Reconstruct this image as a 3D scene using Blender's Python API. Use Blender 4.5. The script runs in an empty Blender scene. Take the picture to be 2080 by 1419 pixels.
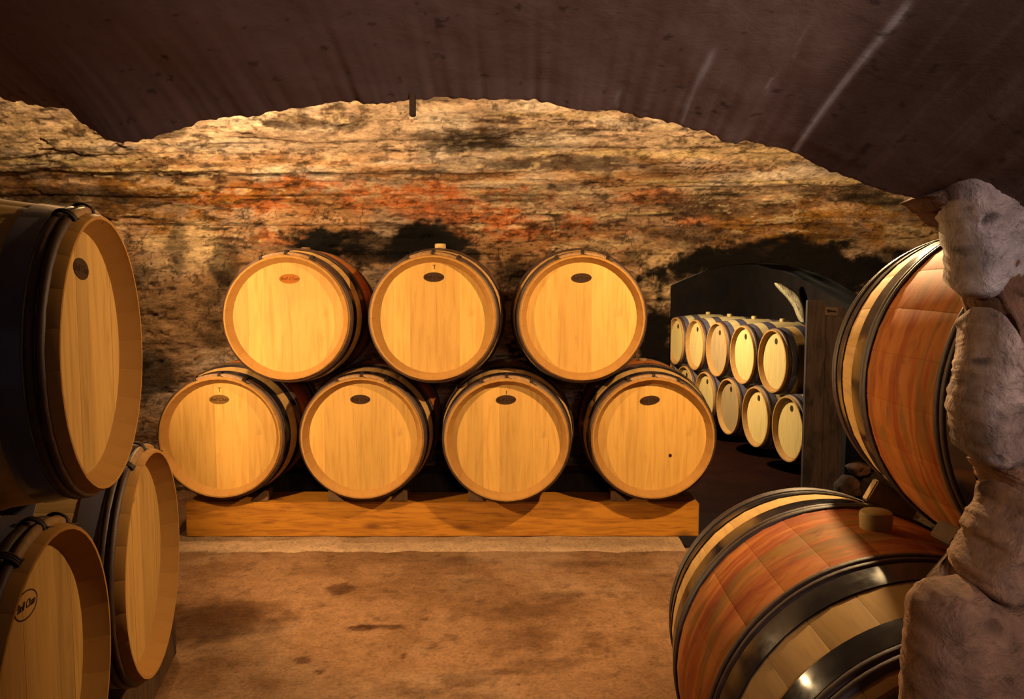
import bpy, bmesh, math, random
import numpy as np
from mathutils import Vector, Matrix, noise as mnoise

random.seed(7)
rng = np.random.default_rng(11)
scene = bpy.context.scene
COL = scene.collection
PI = math.pi

# ------------------------------------------------------------------ camera
W, H = 2080, 1419
F, PITCH, CZ = 1648.5, 0.081, 1.31
cam_d = bpy.data.cameras.new('camera')
cam_d.sensor_width = 36.0
cam_d.lens = F / W * 36.0
cam_d.clip_start = 0.05
cam = bpy.data.objects.new('camera', cam_d)
COL.objects.link(cam)
cam.location = (0, 0, CZ)
cam.rotation_euler = (PI / 2 - PITCH, 0, 0)
scene.camera = cam

# ------------------------------------------------------------------ world, lights, exposure
world = bpy.data.worlds.new('world')
scene.world = world
world.use_nodes = True
bg = world.node_tree.nodes['Background']
bg.inputs['Color'].default_value = (0.9, 0.85, 1.0, 1)
bg.inputs['Strength'].default_value = 0.06


def lamp(name, loc, power, color, radius=0.03):
    d = bpy.data.lights.new(name, 'POINT')
    d.energy = power
    d.color = color
    d.shadow_soft_size = radius
    o = bpy.data.objects.new(name, d)
    COL.objects.link(o)
    o.location = loc
    return o


WARM = (1.0, 0.66, 0.31)
def spot(name, loc, power, color, az, el, half, blend, radius):
    d = bpy.data.lights.new(name, 'SPOT')
    d.energy = power
    d.color = color
    d.shadow_soft_size = radius
    d.spot_size = math.radians(2 * half)
    d.spot_blend = blend
    o = bpy.data.objects.new(name, d)
    COL.objects.link(o)
    o.location = loc
    az, el = math.radians(az), math.radians(el)
    o.rotation_euler = Vector((math.cos(az) * math.cos(el), math.sin(az) * math.cos(el), math.sin(el))).to_track_quat('-Z', 'Y').to_euler()
    return o


# a shaded work lamp hung in the vault at the right, turned to the stack
spot('vault_lamp_right', (1.06, 2.66, CZ + 0.50), 250, WARM, 134, -4, 86, 0.40, 0.03)
# added spot beside it, carrying its light down to the right hand barrels
spot('added_spot_right_barrels', (1.02, 2.60, CZ + 0.50), 190, WARM, -103, -40, 38, 0.55, 0.03)
# a second shaded lamp standing behind the left stack, turned across the aisle
spot('aisle_lamp_left', (-1.50, 2.72, 1.20), 168, WARM, 36, 3, 75, 0.43, 0.03)
# a small bare lamp close under the vault at the left
lamp('vault_lamp_left', (-1.75, 3.75, 2.20), 95, WARM, 0.04)
lamp('next_cellar_lamp', (0.90, 8.60, 1.60), 520, (1.0, 0.80, 0.50), 0.05)
# added fill spot behind the camera, aimed at the stone jamb
spot('jamb_fill_spot', (0.46, -0.95, 1.68), 92, (1.0, 0.80, 0.74), 86, -6, 34, 1.0, 0.20)

vs = scene.view_settings
vs.view_transform = 'Standard'
vs.look = 'None'
vs.gamma = 1.0
vs.use_curve_mapping = False
vs.exposure = 0.0


# ------------------------------------------------------------------ helpers
def px_to_plane_y(px, py, y):
    """photo pixel -> point on the upright plane at distance y"""
    X = (px - W / 2) / F
    U = -(py - H / 2) / F
    dy = math.cos(PITCH) + U * math.sin(PITCH)
    dz = -math.sin(PITCH) + U * math.cos(PITCH)
    t = y / dy
    return Vector((X * t, y, CZ + dz * t))


def project(P):
    x, y, z = P[:, 0], P[:, 1], P[:, 2] - CZ
    d = y * math.cos(PITCH) - z * math.sin(PITCH)
    u = z * math.cos(PITCH) + y * math.sin(PITCH)
    d = np.maximum(d, 0.05)
    return W / 2 + F * x / d, H / 2 - F * u / d


def tag(o, label=None, cat=None, group=None, kind=None):
    if label: o['label'] = label
    if cat: o['category'] = cat
    if group: o['group'] = group
    if kind: o['kind'] = kind
    return o


def link(name, me, mat=None, parent=None, loc=(0, 0, 0), rot=(0, 0, 0)):
    o = bpy.data.objects.new(name, me)
    COL.objects.link(o)
    if mat is not None and me is not None:
        if len(me.materials) == 0:
            me.materials.append(mat)
        if me.materials[0] is not mat:
            o.material_slots[0].link = 'OBJECT'
            o.material_slots[0].material = mat
    o.location = loc
    o.rotation_euler = rot
    if parent is not None:
        o.parent = parent
    return o


def empty(name, loc, rz=0.0):
    o = bpy.data.objects.new(name, None)
    o.empty_display_size = 0.1
    COL.objects.link(o)
    o.location = loc
    o.rotation_euler = (0, 0, rz)
    return o


def mesh(name, verts, faces, smooth=False):
    me = bpy.data.meshes.new(name)
    me.from_pydata([tuple(v) for v in verts], [], [tuple(f) for f in faces])
    me.update()
    if smooth:
        me.polygons.foreach_set('use_smooth', [True] * len(me.polygons))
    return me


def grid_mesh(name, P, smooth=True, flip=False, mask=None):
    """P: (nu, nv, 3) numpy grid"""
    nu, nv = P.shape[:2]
    V = P.reshape(-1, 3)
    i = np.arange(nu - 1)[:, None] * nv + np.arange(nv - 1)[None, :]
    q = np.stack([i, i + nv, i + nv + 1, i + 1], -1)
    if mask is not None:
        q = q[mask]
    q = q.reshape(-1, 4)
    if flip:
        q = q[:, ::-1]
    me = bpy.data.meshes.new(name)
    me.vertices.add(len(V))
    me.vertices.foreach_set('co', V.astype(np.float32).ravel())
    me.loops.add(q.size)
    me.loops.foreach_set('vertex_index', q.astype(np.int32).ravel())
    me.polygons.add(len(q))
    me.polygons.foreach_set('loop_start', (np.arange(len(q)) * 4).astype(np.int32))
    me.polygons.foreach_set('loop_total', np.full(len(q), 4, np.int32))
    me.update(calc_edges=True)
    me.validate()
    if smooth:
        me.polygons.foreach_set('use_smooth', [True] * len(me.polygons))
    return me


def set_color(me, name, rgb):
    a = me.color_attributes.new(name, 'FLOAT_COLOR', 'POINT')
    buf = np.ones((len(me.vertices), 4), np.float32)
    buf[:, :3] = rgb
    a.data.foreach_set('color', buf.ravel())


# --- numpy noise
_T = rng.random((256, 256)).astype(np.float32)


def vnoise(u, v, seed=0):
    u = u + seed * 17.31
    v = v + seed * 9.77
    iu, iv = np.floor(u).astype(int), np.floor(v).astype(int)
    fu, fv = u - iu, v - iv
    fu = fu * fu * (3 - 2 * fu)
    fv = fv * fv * (3 - 2 * fv)
    a = _T[iu & 255, iv & 255]; b = _T[(iu + 1) & 255, iv & 255]
    c = _T[iu & 255, (iv + 1) & 255]; d = _T[(iu + 1) & 255, (iv + 1) & 255]
    return (a * (1 - fu) + b * fu) * (1 - fv) + (c * (1 - fu) + d * fu) * fv


def fbm(u, v, oct=5, seed=0, gain=0.5):
    s = 0; a = 1; t = 0
    for k in range(oct):
        s = s + a * vnoise(u * 2 ** k, v * 2 ** k, seed + k * 3)
        t += a
        a *= gain
        u, v = 0.83 * u - 0.56 * v + 3.7, 0.56 * u + 0.83 * v + 1.9
    return s / t


def sstep(a, b, x):
    t = np.clip((x - a) / (b - a), 0, 1)
    return t * t * (3 - 2 * t)


def lin(r, g, b):
    f = lambda c: (c / 255 / 12.92) if c / 255 <= 0.04045 else ((c / 255 + 0.055) / 1.055) ** 2.4
    return np.array([f(r), f(g), f(b)])


# ------------------------------------------------------------------ materials
ALB = 0.58      # one albedo scale for all materials, lowered to cut bounced light


class NT:
    def __init__(s, name):
        s.m = bpy.data.materials.new(name)
        s.m.use_nodes = True
        s.t = s.m.node_tree
        s.b = s.t.nodes['Principled BSDF']

    def n(s, typ, **kw):
        nd = s.t.nodes.new(typ)
        for k, v in kw.items():
            if k.startswith('_'):
                setattr(nd, k[1:], v)
            else:
                nd.inputs[k.replace('__', ' ')].default_value = v
        return nd

    def l(s, a, b):
        s.t.links.new(a, b)

    def coords(s, scale=(1, 1, 1), kind='Object', rot=(0, 0, 0)):
        tc = s.n('ShaderNodeTexCoord')
        mp = s.n('ShaderNodeMapping')
        mp.inputs['Scale'].default_value = scale
        mp.inputs['Rotation'].default_value = rot
        s.l(tc.outputs[kind], mp.inputs['Vector'])
        return mp.outputs['Vector']

    def noise(s, vec, scale, detail=5, rough=0.55, dist=0.0):
        nd = s.n('ShaderNodeTexNoise')
        nd.inputs['Scale'].default_value = scale
        nd.inputs['Detail'].default_value = detail
        nd.inputs['Roughness'].default_value = rough
        nd.inputs['Distortion'].default_value = dist
        s.l(vec, nd.inputs['Vector'])
        return nd.outputs['Fac']

    def ramp(s, fac, stops):
        r = s.n('ShaderNodeValToRGB')
        e = r.color_ramp.elements
        while len(e) > len(stops): e.remove(e[-1])
        while len(e) < len(stops): e.new(1.0)
        for k, (p, c) in enumerate(stops):
            e[k].position = p
            e[k].color = (*c, 1) if len(c) == 3 else c
        s.l(fac, r.inputs['Fac'])
        return r.outputs['Color']

    def mix(s, fac, a, b, mode='MIX'):
        m = s.n('ShaderNodeMix')
        m.data_type = 'RGBA'
        m.blend_type = mode
        for sock, v in ((m.inputs[0], fac), (m.inputs[6], a), (m.inputs[7], b)):
            if hasattr(v, 'is_linked') or hasattr(v, 'links'):
                s.l(v, sock)
            elif isinstance(v, (int, float)):
                sock.default_value = v
            else:
                sock.default_value = (*v, 1) if len(v) == 3 else v
        return m.outputs[2]

    def math(s, op, a, b=None):
        m = s.n('ShaderNodeMath')
        m.operation = op
        for k, v in ((0, a), (1, b)):
            if v is None: continue
            if isinstance(v, (int, float)): m.inputs[k].default_value = v
            else: s.l(v, m.inputs[k])
        return m.outputs[0]

    def maprange(s, v, a, b, c=0.0, d=1.0):
        m = s.n('ShaderNodeMapRange')
        m.interpolation_type = 'SMOOTHSTEP'
        s.l(v, m.inputs['Value'])
        m.inputs['From Min'].default_value = a
        m.inputs['From Max'].default_value = b
        m.inputs['To Min'].default_value = c
        m.inputs['To Max'].default_value = d
        return m.outputs['Result']

    def bump(s, h, strength=0.3, dist=0.005):
        b = s.n('ShaderNodeBump')
        b.inputs['Strength'].default_value = strength
        b.inputs['Distance'].default_value = dist
        s.l(h, b.inputs['Height'])
        s.l(b.outputs['Normal'], s.b.inputs['Normal'])

    def out(s, color, rough=0.8, metal=0.0, spec=0.3):
        if hasattr(color, 'links'): s.l(s.mix(1.0, color, (ALB, ALB, ALB), 'MULTIPLY'), s.b.inputs['Base Color'])
        else: s.b.inputs['Base Color'].default_value = (*[k * ALB for k in color], 1)
        if hasattr(rough, 'links'): s.l(rough, s.b.inputs['Roughness'])
        else: s.b.inputs['Roughness'].default_value = rough
        s.b.inputs['Metallic'].default_value = metal
        s.b.inputs['Specular IOR Level'].default_value = spec
        return s.m


def m_oak_head(name, base=(0.66, 0.42, 0.17), dark=(0.52, 0.30, 0.10)):
    t = NT(name)
    v = t.coords((14, 14, 1.1))
    oi = t.n('ShaderNodeObjectInfo')
    add = t.n('ShaderNodeVectorMath'); add.operation = 'ADD'
    t.l(v, add.inputs[0])
    cx = t.n('ShaderNodeCombineXYZ')
    t.l(t.math('MULTIPLY', oi.outputs['Random'], 37.0), cx.inputs[0])
    t.l(t.math('MULTIPLY', oi.outputs['Random'], 11.0), cx.inputs[2])
    t.l(cx.outputs[0], add.inputs[1])
    v2 = add.outputs[0]
    n1 = t.noise(v2, 3.2, 6, 0.6, 0.6)
    n2 = t.noise(v2, 22, 3, 0.6)
    c = t.ramp(n1, [(0.30, dark), (0.52, base), (0.75, tuple(min(1, k * 1.1) for k in base))])
    c = t.mix(t.math('MULTIPLY', t.maprange(n2, 0.52, 0.75), 0.12), c, tuple(k * 0.55 for k in dark))
    # tone of each board
    tone = t.maprange(oi.outputs['Random'], 0, 1, 0.86, 1.08)
    g = t.n('ShaderNodeCombineColor')
    for k in range(3): t.l(tone, g.inputs[k])
    c = t.mix(1.0, c, g.outputs[0], 'MULTIPLY')
    # small smudges
    w = t.coords((1, 1, 1))
    n3 = t.noise(w, 9, 6, 0.7, 0.4)
    c = t.mix(t.math('MULTIPLY', t.maprange(n3, 0.60, 0.74), 0.30), c, (0.30, 0.15, 0.05))
    t.bump(n2, 0.12, 0.001)
    return t.out(c, 0.62, 0, 0.25)


def m_stave(name, stain=1.0, base=(0.84, 0.50, 0.175)):
    """oak stave: pale wood, wine-stained red around the bung (object Y = barrel axis)"""
    t = NT(name)
    tc = t.n('ShaderNodeTexCoord')
    sx = t.n('ShaderNodeSeparateXYZ')
    t.l(tc.outputs['Object'], sx.inputs[0])
    oi = t.n('ShaderNodeObjectInfo')
    v = t.coords((16, 1.2, 16))
    n1 = t.noise(v, 3.0, 6, 0.6, 0.4)
    c = t.ramp(n1, [(0.3, tuple(k * 0.78 for k in base)), (0.55, base), (0.8, tuple(min(1, k * 1.1) for k in base))])
    tone = t.maprange(oi.outputs['Random'], 0, 1, 0.93, 1.04)
    g = t.n('ShaderNodeCombineColor')
    for k in range(3): t.l(tone, g.inputs[k])
    c = t.mix(1.0, c, g.outputs[0], 'MULTIPLY')
    if stain > 0:
        # the wine runs round the barrel: rings and blotches continuous over the joints
        geo = t.n('ShaderNodeNewGeometry')
        def wcoord(sc):
            mp = t.n('ShaderNodeMapping')
            mp.inputs['Scale'].default_value = sc
            t.l(geo.outputs['Position'], mp.inputs['Vector'])
            return mp.outputs['Vector']
        n2 = t.noise(wcoord((2.2, 15.0, 2.2)), 1.5, 6, 0.62, 0.7)
        n3 = t.noise(wcoord((3.0, 11.0, 3.0)), 1.4, 5, 0.6, 1.0)
        n4 = t.noise(wcoord((9.0, 16.0, 9.0)), 2.2, 6, 0.7, 0.6)
        red = t.ramp(n2, [(0.28, (0.30, 0.050, 0.014)), (0.44, (0.54, 0.125, 0.022)), (0.56, (0.76, 0.24, 0.040)), (0.74, (0.74, 0.30, 0.11))])
        red = t.mix(t.math('MULTIPLY', t.maprange(n3, 0.50, 0.62), 0.70), red, (0.34, 0.19, 0.035))
        red = t.mix(t.math('MULTIPLY', t.maprange(n4, 0.52, 0.70), 0.45), red, (0.20, 0.055, 0.025))
        red = t.mix(t.math('MULTIPLY', t.maprange(n1, 0.55, 0.80), 0.15), red, (0.65, 0.33, 0.16))
        ay = t.math('ABSOLUTE', sx.outputs[1])
        ay = t.math('ADD', ay, t.math('MULTIPLY', t.math('SUBTRACT', n2, 0.5), 0.02))
        k = t.maprange(ay, 0.180, 0.150)
        c = t.mix(t.math('MULTIPLY', k, stain), c, red)
    # toasted, handled chime ends are browner than the staves
    ae = t.maprange(t.math('ABSOLUTE', sx.outputs[1]), 0.385, 0.400)
    nn = t.noise(t.coords((30, 30, 30)), 1.0, 4, 0.6)
    c = t.mix(t.math('MULTIPLY', ae, t.maprange(nn, 0.2, 0.8, 0.75, 1.0)), c, (0.50, 0.235, 0.055))
    t.bump(n1, 0.15, 0.0015)
    return t.out(c, 0.72, 0, 0.12)


def m_steel(name='hoop_steel', k=1.0):
    t = NT(name)
    v = t.coords((1, 1, 1))
    n1 = t.noise(v, 26, 5, 0.6)
    n2 = t.noise(v, 5, 4, 0.6)
    c = t.ramp(n2, [(0.3, (0.016, 0.014, 0.018)), (0.6, (0.026, 0.023, 0.030)), (0.8, (0.024, 0.017, 0.015))])
    c = t.mix(1.0, c, (k, k, k * 1.03), 'MULTIPLY')
    r = t.maprange(n1, 0.3, 0.7, 0.11, 0.22)
    t.bump(n1, 0.05, 0.001)
    return t.out(c, r, 0.0, 0.28)


def m_hoop_wood(name='chestnut_hoop', a=(0.040, 0.017, 0.011), b=(0.095, 0.042, 0.026)):
    t = NT(name)
    v = t.coords((1, 1, 1))
    n1 = t.noise(v, 34, 6, 0.65, 0.5)
    n2 = t.noise(v, 8, 4, 0.6)
    c = t.ramp(n1, [(0.3, a), (0.6, b), (0.8, tuple(k * 1.5 for k in b))])
    c = t.mix(t.math('MULTIPLY', t.maprange(n2, 0.5, 0.7), 0.5), c, a)
    t.bump(n1, 0.5, 0.003)
    return t.out(c, 0.55, 0, 0.4)


def m_plain(name, color, rough=0.7, var=0.25, scale=30, spec=0.3, bump=0.2):
    t = NT(name)
    n1 = t.noise(t.coords(), scale, 5, 0.6)
    c = t.ramp(n1, [(0.3, tuple(k * (1 - var) for k in color)), (0.7, tuple(min(1, k * (1 + var)) for k in color))])
    if bump: t.bump(n1, bump, 0.002)
    return t.out(c, rough, 0, spec)


def m_attr(name, fine=60, amp=0.35, rough=0.9, bump=0.5, dist=0.006, stretch=(1, 1, 1), spec=0.2):
    """colour comes from the painted stain layer 'stain' of the mesh, broken up by fine grain"""
    t = NT(name)
    at = t.n('ShaderNodeAttribute'); at.attribute_name = 'stain'
    v = t.coords(stretch)
    n1 = t.noise(v, fine, 8, 0.68, 0.3)
    n2 = t.noise(v, fine * 0.22, 6, 0.65, 0.5)
    c = at.outputs['Color']
    g = t.ramp(n1, [(0.30, (max(0.12, 1 - amp * 1.6),) * 3), (0.42, (1 - amp * 0.35,) * 3), (0.52, (1, 1, 1)), (0.72, (1 + amp * 0.8,) * 3)])
    c = t.mix(1.0, c, g, 'MULTIPLY')
    g2 = t.ramp(n2, [(0.3, (1 - amp * 0.8,) * 3), (0.55, (1, 1, 1)), (0.8, (1 + amp * 0.5,) * 3)])
    c = t.mix(1.0, c, g2, 'MULTIPLY')
    hh = t.math('ADD', n1, t.math('MULTIPLY', n2, 2.0))
    t.bump(hh, bump, dist)
    return t.out(c, rough, 0, spec)


def m_beam(name, a=(0.70, 0.28, 0.025), b=(0.44, 0.15, 0.015)):
    t = NT(name)
    v = t.coords((1.2, 10, 10))
    n1 = t.noise(v, 3.2, 6, 0.6, 1.2)
    c = t.ramp(n1, [(0.3, b), (0.55, a), (0.8, tuple(k * 1.1 for k in a))])
    vo = t.n('ShaderNodeTexVoronoi'); vo.inputs['Scale'].default_value = 1.0
    t.l(t.coords((2.6, 7, 7)), vo.inputs['Vector'])
    k = t.maprange(vo.outputs['Distance'], 0.22, 0.04)
    c = t.mix(t.math('MULTIPLY', k, 0.85), c, (0.09, 0.025, 0.010))
    n2 = t.noise(t.coords((1.5, 30, 30)), 4, 5, 0.7, 0.6)
    c = t.mix(t.math('MULTIPLY', t.maprange(n2, 0.54, 0.66), 0.6), c, (0.20, 0.065, 0.012))
    t.bump(n1, 0.2, 0.002)
    return t.out(c, 0.62, 0, 0.25)


def m_plank(name, a, b):
    t = NT(name)
    v = t.coords((12, 12, 0.9))
    n1 = t.noise(v, 4, 6, 0.65, 0.8)
    n2 = t.noise(t.coords((3, 3, 1.2)), 3, 5, 0.6, 0.4)
    c = t.ramp(n1, [(0.3, b), (0.6, a), (0.8, tuple(k * 1.2 for k in a))])
    c = t.mix(t.math('MULTIPLY', t.maprange(n2, 0.48, 0.66), 0.8), c, tuple(k * 0.35 for k in b))
    t.bump(n1, 0.4, 0.003)
    return t.out(c, 0.8, 0, 0.2)


M_HEAD = m_oak_head('oak_head', (0.82, 0.45, 0.105), (0.66, 0.33, 0.065))
M_HEAD_OLD = m_oak_head('oak_head_brown', (0.62, 0.35, 0.10), (0.47, 0.24, 0.06))
M_STAVE = m_stave('oak_stave_stained')
M_STAVE_PLAIN = m_stave('oak_stave_plain', 0.0, (0.66, 0.40, 0.15))
M_STAVE_FAR = m_stave('oak_stave_new', 0.0, (0.80, 0.58, 0.26))
M_STEEL = m_steel()
M_STEEL_GREY = m_steel('hoop_steel_grey', 6.0)  # lighter copy of the hoop steel, lamplit look of these hoops put into its colour
M_HOOP = m_hoop_wood()
M_HOOP_LIGHT = m_hoop_wood('chestnut_hoop_split_face', (0.20, 0.09, 0.035), (0.40, 0.21, 0.08))
M_TIE = m_plain('wicker_tie_bark', (0.045, 0.022, 0.015), 0.6)
M_BUNG = m_plain('bung_cork', (0.66, 0.46, 0.17), 0.6, 0.12, 50)
M_BUNG_DARK = m_plain('bung_wood', (0.36, 0.20, 0.08), 0.7, 0.2, 50)
M_STAMP = m_plain('stamp_ink_brown', (0.060, 0.027, 0.012), 0.75, 0.25, 90, 0.1, 0)
M_STAMP_ORANGE = m_plain('stamp_burnt_orange', (0.46, 0.15, 0.022), 0.75, 0.12, 90, 0.1, 0)
M_STAMP_OLIVE = m_plain('stamp_faded_olive', (0.24, 0.115, 0.025), 0.75, 0.2, 70, 0.1, 0)
M_INK = m_plain('lettering_ink', (0.028, 0.009, 0.004), 0.8, 0.1, 90, 0.1, 0)
M_INK_ORANGE = m_plain('lettering_burnt', (0.17, 0.035, 0.006), 0.8, 0.1, 90, 0.1, 0)
M_BEAM = m_beam('pine_beam')
M_BEAM_DARK = m_plank('dark_beam', (0.12, 0.06, 0.03), (0.06, 0.03, 0.015))
M_CHOCK = m_plain('chock_wood', (0.20, 0.10, 0.04), 0.75, 0.25, 40)
M_WEDGE = m_plain('wedge_wood', (0.42, 0.26, 0.10), 0.7, 0.2, 30)
M_DOOR = m_plank('door_wood', (0.115, 0.065, 0.048), (0.060, 0.034, 0.026))
M_SIGN = m_plain('sign_wood', (0.17, 0.10, 0.05), 0.8, 0.2, 60)
M_WALL = m_attr('stained_vault_plaster', 58, 0.55, 0.92, 0.7, 0.009, (0.5, 1, 1.5))
M_FLOOR = m_attr('cellar_floor', 70, 0.34, 0.95, 0.45, 0.004, (1, 1, 1), 0.03)
M_SOFFIT = m_attr('soffit_plaster', 40, 0.10, 0.9, 0.25, 0.003)
M_ROCK = m_attr('rough_stone', 48, 0.34, 0.94, 0.9, 0.010)
M_DARKWALL = m_plain('sooty_wall', (0.010, 0.007, 0.006), 0.95, 0.5, 5, 0.1, 0.6)
M_EARTH = m_plain('dark_earth_floor', (0.060, 0.030, 0.018), 0.95, 0.3, 9, 0.1, 0.4)
M_PALEWALL = m_plain('pale_plaster', (0.50, 0.38, 0.22), 0.95, 0.3, 12, 0.1, 0.5)

# ================================================================== STRUCTURE
WALL_Y = 5.05          # back wall plane
SPRING = 1.50          # vault spring line
VA, VB = 2.05, 1.25    # vault half-width (in y) and rise
VC = WALL_Y - VA
XL, XR = -3.3, 3.2
AX0, AXC, AX1 = 0.983, 1.526, 2.25   # arched opening in the back wall


def arch_z(x):
    return np.where(x < AXC, 1.438 - 0.141 * ((AXC - x) / (AXC - AX0)) ** 2, 1.438 - 0.171 * ((x - AXC) / 0.571) ** 2)


def wall_profile(s):
    """s = arc parameter: 0..SPRING is upright wall, beyond that angle along the vault"""
    up = np.minimum(s, SPRING)
    th = np.clip((s - SPRING) / 1.65, 0, PI)
    y = np.where(s <= SPRING, WALL_Y, VC + VA * np.cos(th))
    z = np.where(s <= SPRING, up, SPRING + VB * np.sin(th))
    n = np.stack([np.zeros_like(s), np.where(s <= SPRING, -1.0, -np.cos(th) / VA), np.where(s <= SPRING, 0.0, -np.sin(th) / VB)], -1)
    n /= np.linalg.norm(n, axis=-1, keepdims=True)
    return y, z, n


def wall_relief(x, s):
    """outward relief of the rough vault (metres, towards the room)"""
    warp = 0.03 * (fbm(x * 0.8, s * 0.8, 3, 40) - 0.5)
    ss = s + warp
    band = ss / 0.115
    k = np.floor(band)
    fr = band - k
    step = (vnoise(k * 1.7 + 0.5, x * 0.35, 21) - 0.5) * 0.030
    groove = -0.010 * np.exp(-((np.minimum(fr, 1 - fr)) / 0.07) ** 2) * sstep(0.35, 0.65, vnoise(x * 1.3, k * 3.1, 8))
    up = sstep(1.15, 1.6, s)
    ledge = 0.045 * sstep(2.13, 2.17, s + 0.05 * (fbm(x * 5, s * 2, 4, 77) - 0.5)) * sstep(0.6, -0.4, x) + 0.02 * sstep(2.02, 2.05, s + 0.03 * (fbm(x * 5, s * 2, 4, 78) - 0.5)) * sstep(-0.4, 0.4, x)
    big = (fbm(x * 1.6, s * 2.2, 4, 2) - 0.5) * 0.07
    strat = (fbm(x * 2.5, s * 13.0, 5, 5) - 0.5) * 0.040
    pit = -0.030 * sstep(0.66, 0.82, fbm(x * 7, s * 17, 4, 9))
    fine = (fbm(x * 22, s * 34, 3, 12) - 0.5) * 0.012
    return big + ledge + (step + groove) * (0.25 + 0.75 * up) + strat * (0.4 + 0.6 * up) + pit + fine


def blob(px, py, cx, cy, rx, ry, nz, soft=0.45):
    d = np.sqrt(((px - cx) / rx) ** 2 + ((py - cy) / ry) ** 2)
    return sstep(1 + soft * 0.6, 1 - soft * 0.6, d + (nz - 0.5) * 2.3)


def paint_wall(P, x, s):
    """mineral stains, moulds and lichen of the old plaster, with some painted light and shade"""
    px, py = project(P)
    n1 = fbm(x * 2.2, s * 7.5, 6, 31, 0.6)
    n2 = fbm(x * 6, s * 11, 6, 37, 0.6)
    n3 = fbm(x * 14, s * 22, 5, 43, 0.6)
    n4 = fbm(x * 1.0, s * 3.0, 4, 47)
    pale = lin(255, 234, 214); tan = lin(244, 198, 158); brown = lin(176, 128, 82); grey = lin(176, 162, 150)
    c = tan[None] * np.ones((len(x), 1))
    def put(col, m):
        nonlocal c
        m = np.clip(m, 0, 1)[:, None]
        c = c * (1 - m) + col[None] * m
    put(pale, sstep(0.48, 0.66, n1) * 0.9)
    put(brown, sstep(0.50, 0.36, n1) * 0.85)
    put(grey, sstep(0.55, 0.70, fbm(x * 1.6, s * 6, 5, 53)) * 0.75)
    # lower zone is browner, upper bed is pale
    low = sstep(350, 420, py + (n2 - 0.5) * 40)
    put(brown, low * 0.55)
    put(pale, sstep(335, 290, py + (n2 - 0.5) * 90) * 0.45)
    # pale broken seam lines
    for yy, x0, x1, w in ((312, 1080, 1640, 8), (345, 0, 420, 5), (232, 1000, 1300, 3), (368, 1300, 1900, 4), (392, 950, 1500, 2.5), (430, 900, 1400, 2), (322, 0, 300, 9)):
        m = np.exp(-((py - yy - (n4 - 0.5) * 16) / w) ** 2) * sstep(x0 - 30, x0 + 30, px) * sstep(x1 + 40, x1 - 40, px)
        put(lin(246, 218, 160), m * sstep(0.38, 0.55, n2) * 0.9)
    for yy, x0, x1, w in ((354, 0, 420, 5), (352, 330, 900, 3), (300, 1000, 1900, 2.0), (384, 880, 1500, 2.2), (433, 850, 1500, 2.2), (262, 1050, 1450, 2), (310, 400, 900, 2), (415, 350, 900, 2)):
        m = np.exp(-((py - yy - (n4 - 0.5) * 16) / w) ** 2) * sstep(x0 - 30, x0 + 30, px) * sstep(x1 + 40, x1 - 40, px)
        put(lin(46, 24, 12), m * sstep(0.34, 0.5, n2) * 0.9)
    # rust-red plaster
    red = lin(214, 122, 66)
    for b in ((640, 400, 290, 36), (900, 420, 190, 50), (560, 395, 130, 26), (1000, 460, 150, 36), (1320, 400, 60, 18), (840, 395, 120, 25), (480, 400, 120, 30), (1050, 480, 160, 30), (590, 480, 60, 30), (1430, 450, 60, 18)):
        put(red, blob(px, py, *b, n2) * sstep(0.36, 0.58, n1 * 0.5 + n3 * 0.5) * 0.72)
    # ochre lichen on the right and left
    ochre = lin(176, 122, 40)
    for b in ((1760, 455, 190, 60), (1650, 500, 120, 40), (250, 400, 260, 50), (1560, 450, 120, 30), (380, 470, 100, 40), (1390, 640, 30, 50)):
        put(ochre, blob(px, py, *b, n2) * sstep(0.42, 0.56, n3) * 0.8)
    # grey washed patches
    for b in ((960, 280, 110, 26), (1130, 330, 150, 14), (650, 250, 130, 14), (1450, 420, 120, 26), (330, 270, 40, 10), (1400, 480, 80, 20)):
        put(lin(92, 74, 58), blob(px, py, *b, n2) * 0.75)
    # pale plaster patches low on the left and above the opening; two high ones paint in lamp glow
    for b in ((400, 505, 76, 46), (405, 500, 66, 40), (330, 540, 40, 20), (1330, 520, 80, 30), (1400, 545, 50, 20), (1200, 500, 90, 14), (1340, 590, 36, 60), (1720, 500, 60, 20), (300, 500, 26, 28), (1560, 310, 100, 22), (80, 270, 150, 40), (1850, 480, 60, 20)):
        put(lin(240, 206, 160), blob(px, py, *b, n2) * 0.7)
    put(lin(176, 138, 100), blob(px, py, 340, 650, 110, 120, n1) * 0.8)  # brown wall painted lighter here in place of lamp light
    # thin cracks, washed lines and board marks running along the vault
    rd = 1 - np.abs(2 * fbm(x * 1.1, s * 15 , 4, 151, 0.55) - 1)
    put(lin(58, 30, 16), sstep(0.955, 0.985, rd) * sstep(0.42, 0.60, fbm(x * 3, s * 6, 4, 153)) * 0.85)
    rp_ = 1 - np.abs(2 * fbm(x * 1.3, s * 19, 4, 157, 0.55) - 1)
    put(lin(255, 226, 180), sstep(0.95, 0.985, rp_) * sstep(0.45, 0.62, fbm(x * 3, s * 5, 4, 159)) * 0.8 * (py < 470))
    cr = 1 - np.abs(2 * fbm(x * 5, s * 5, 5, 161, 0.6) - 1)
    put(lin(48, 26, 15), sstep(0.965, 0.99, cr) * sstep(380, 430, py) * 0.7)
    put(lin(86, 52, 30), sstep(0.52, 0.64, fbm(x * 3.5, s * 12, 5, 163, 0.62)) * 0.40)
    # specks and pits everywhere
    put(lin(46, 23, 11), sstep(0.58, 0.68, fbm(x * 9, s * 26, 5, 61, 0.65)) * 0.75 * sstep(0.35, 0.6, n4))
    put(lin(60, 32, 16), sstep(0.62, 0.70, n3) * 0.6)
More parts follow.
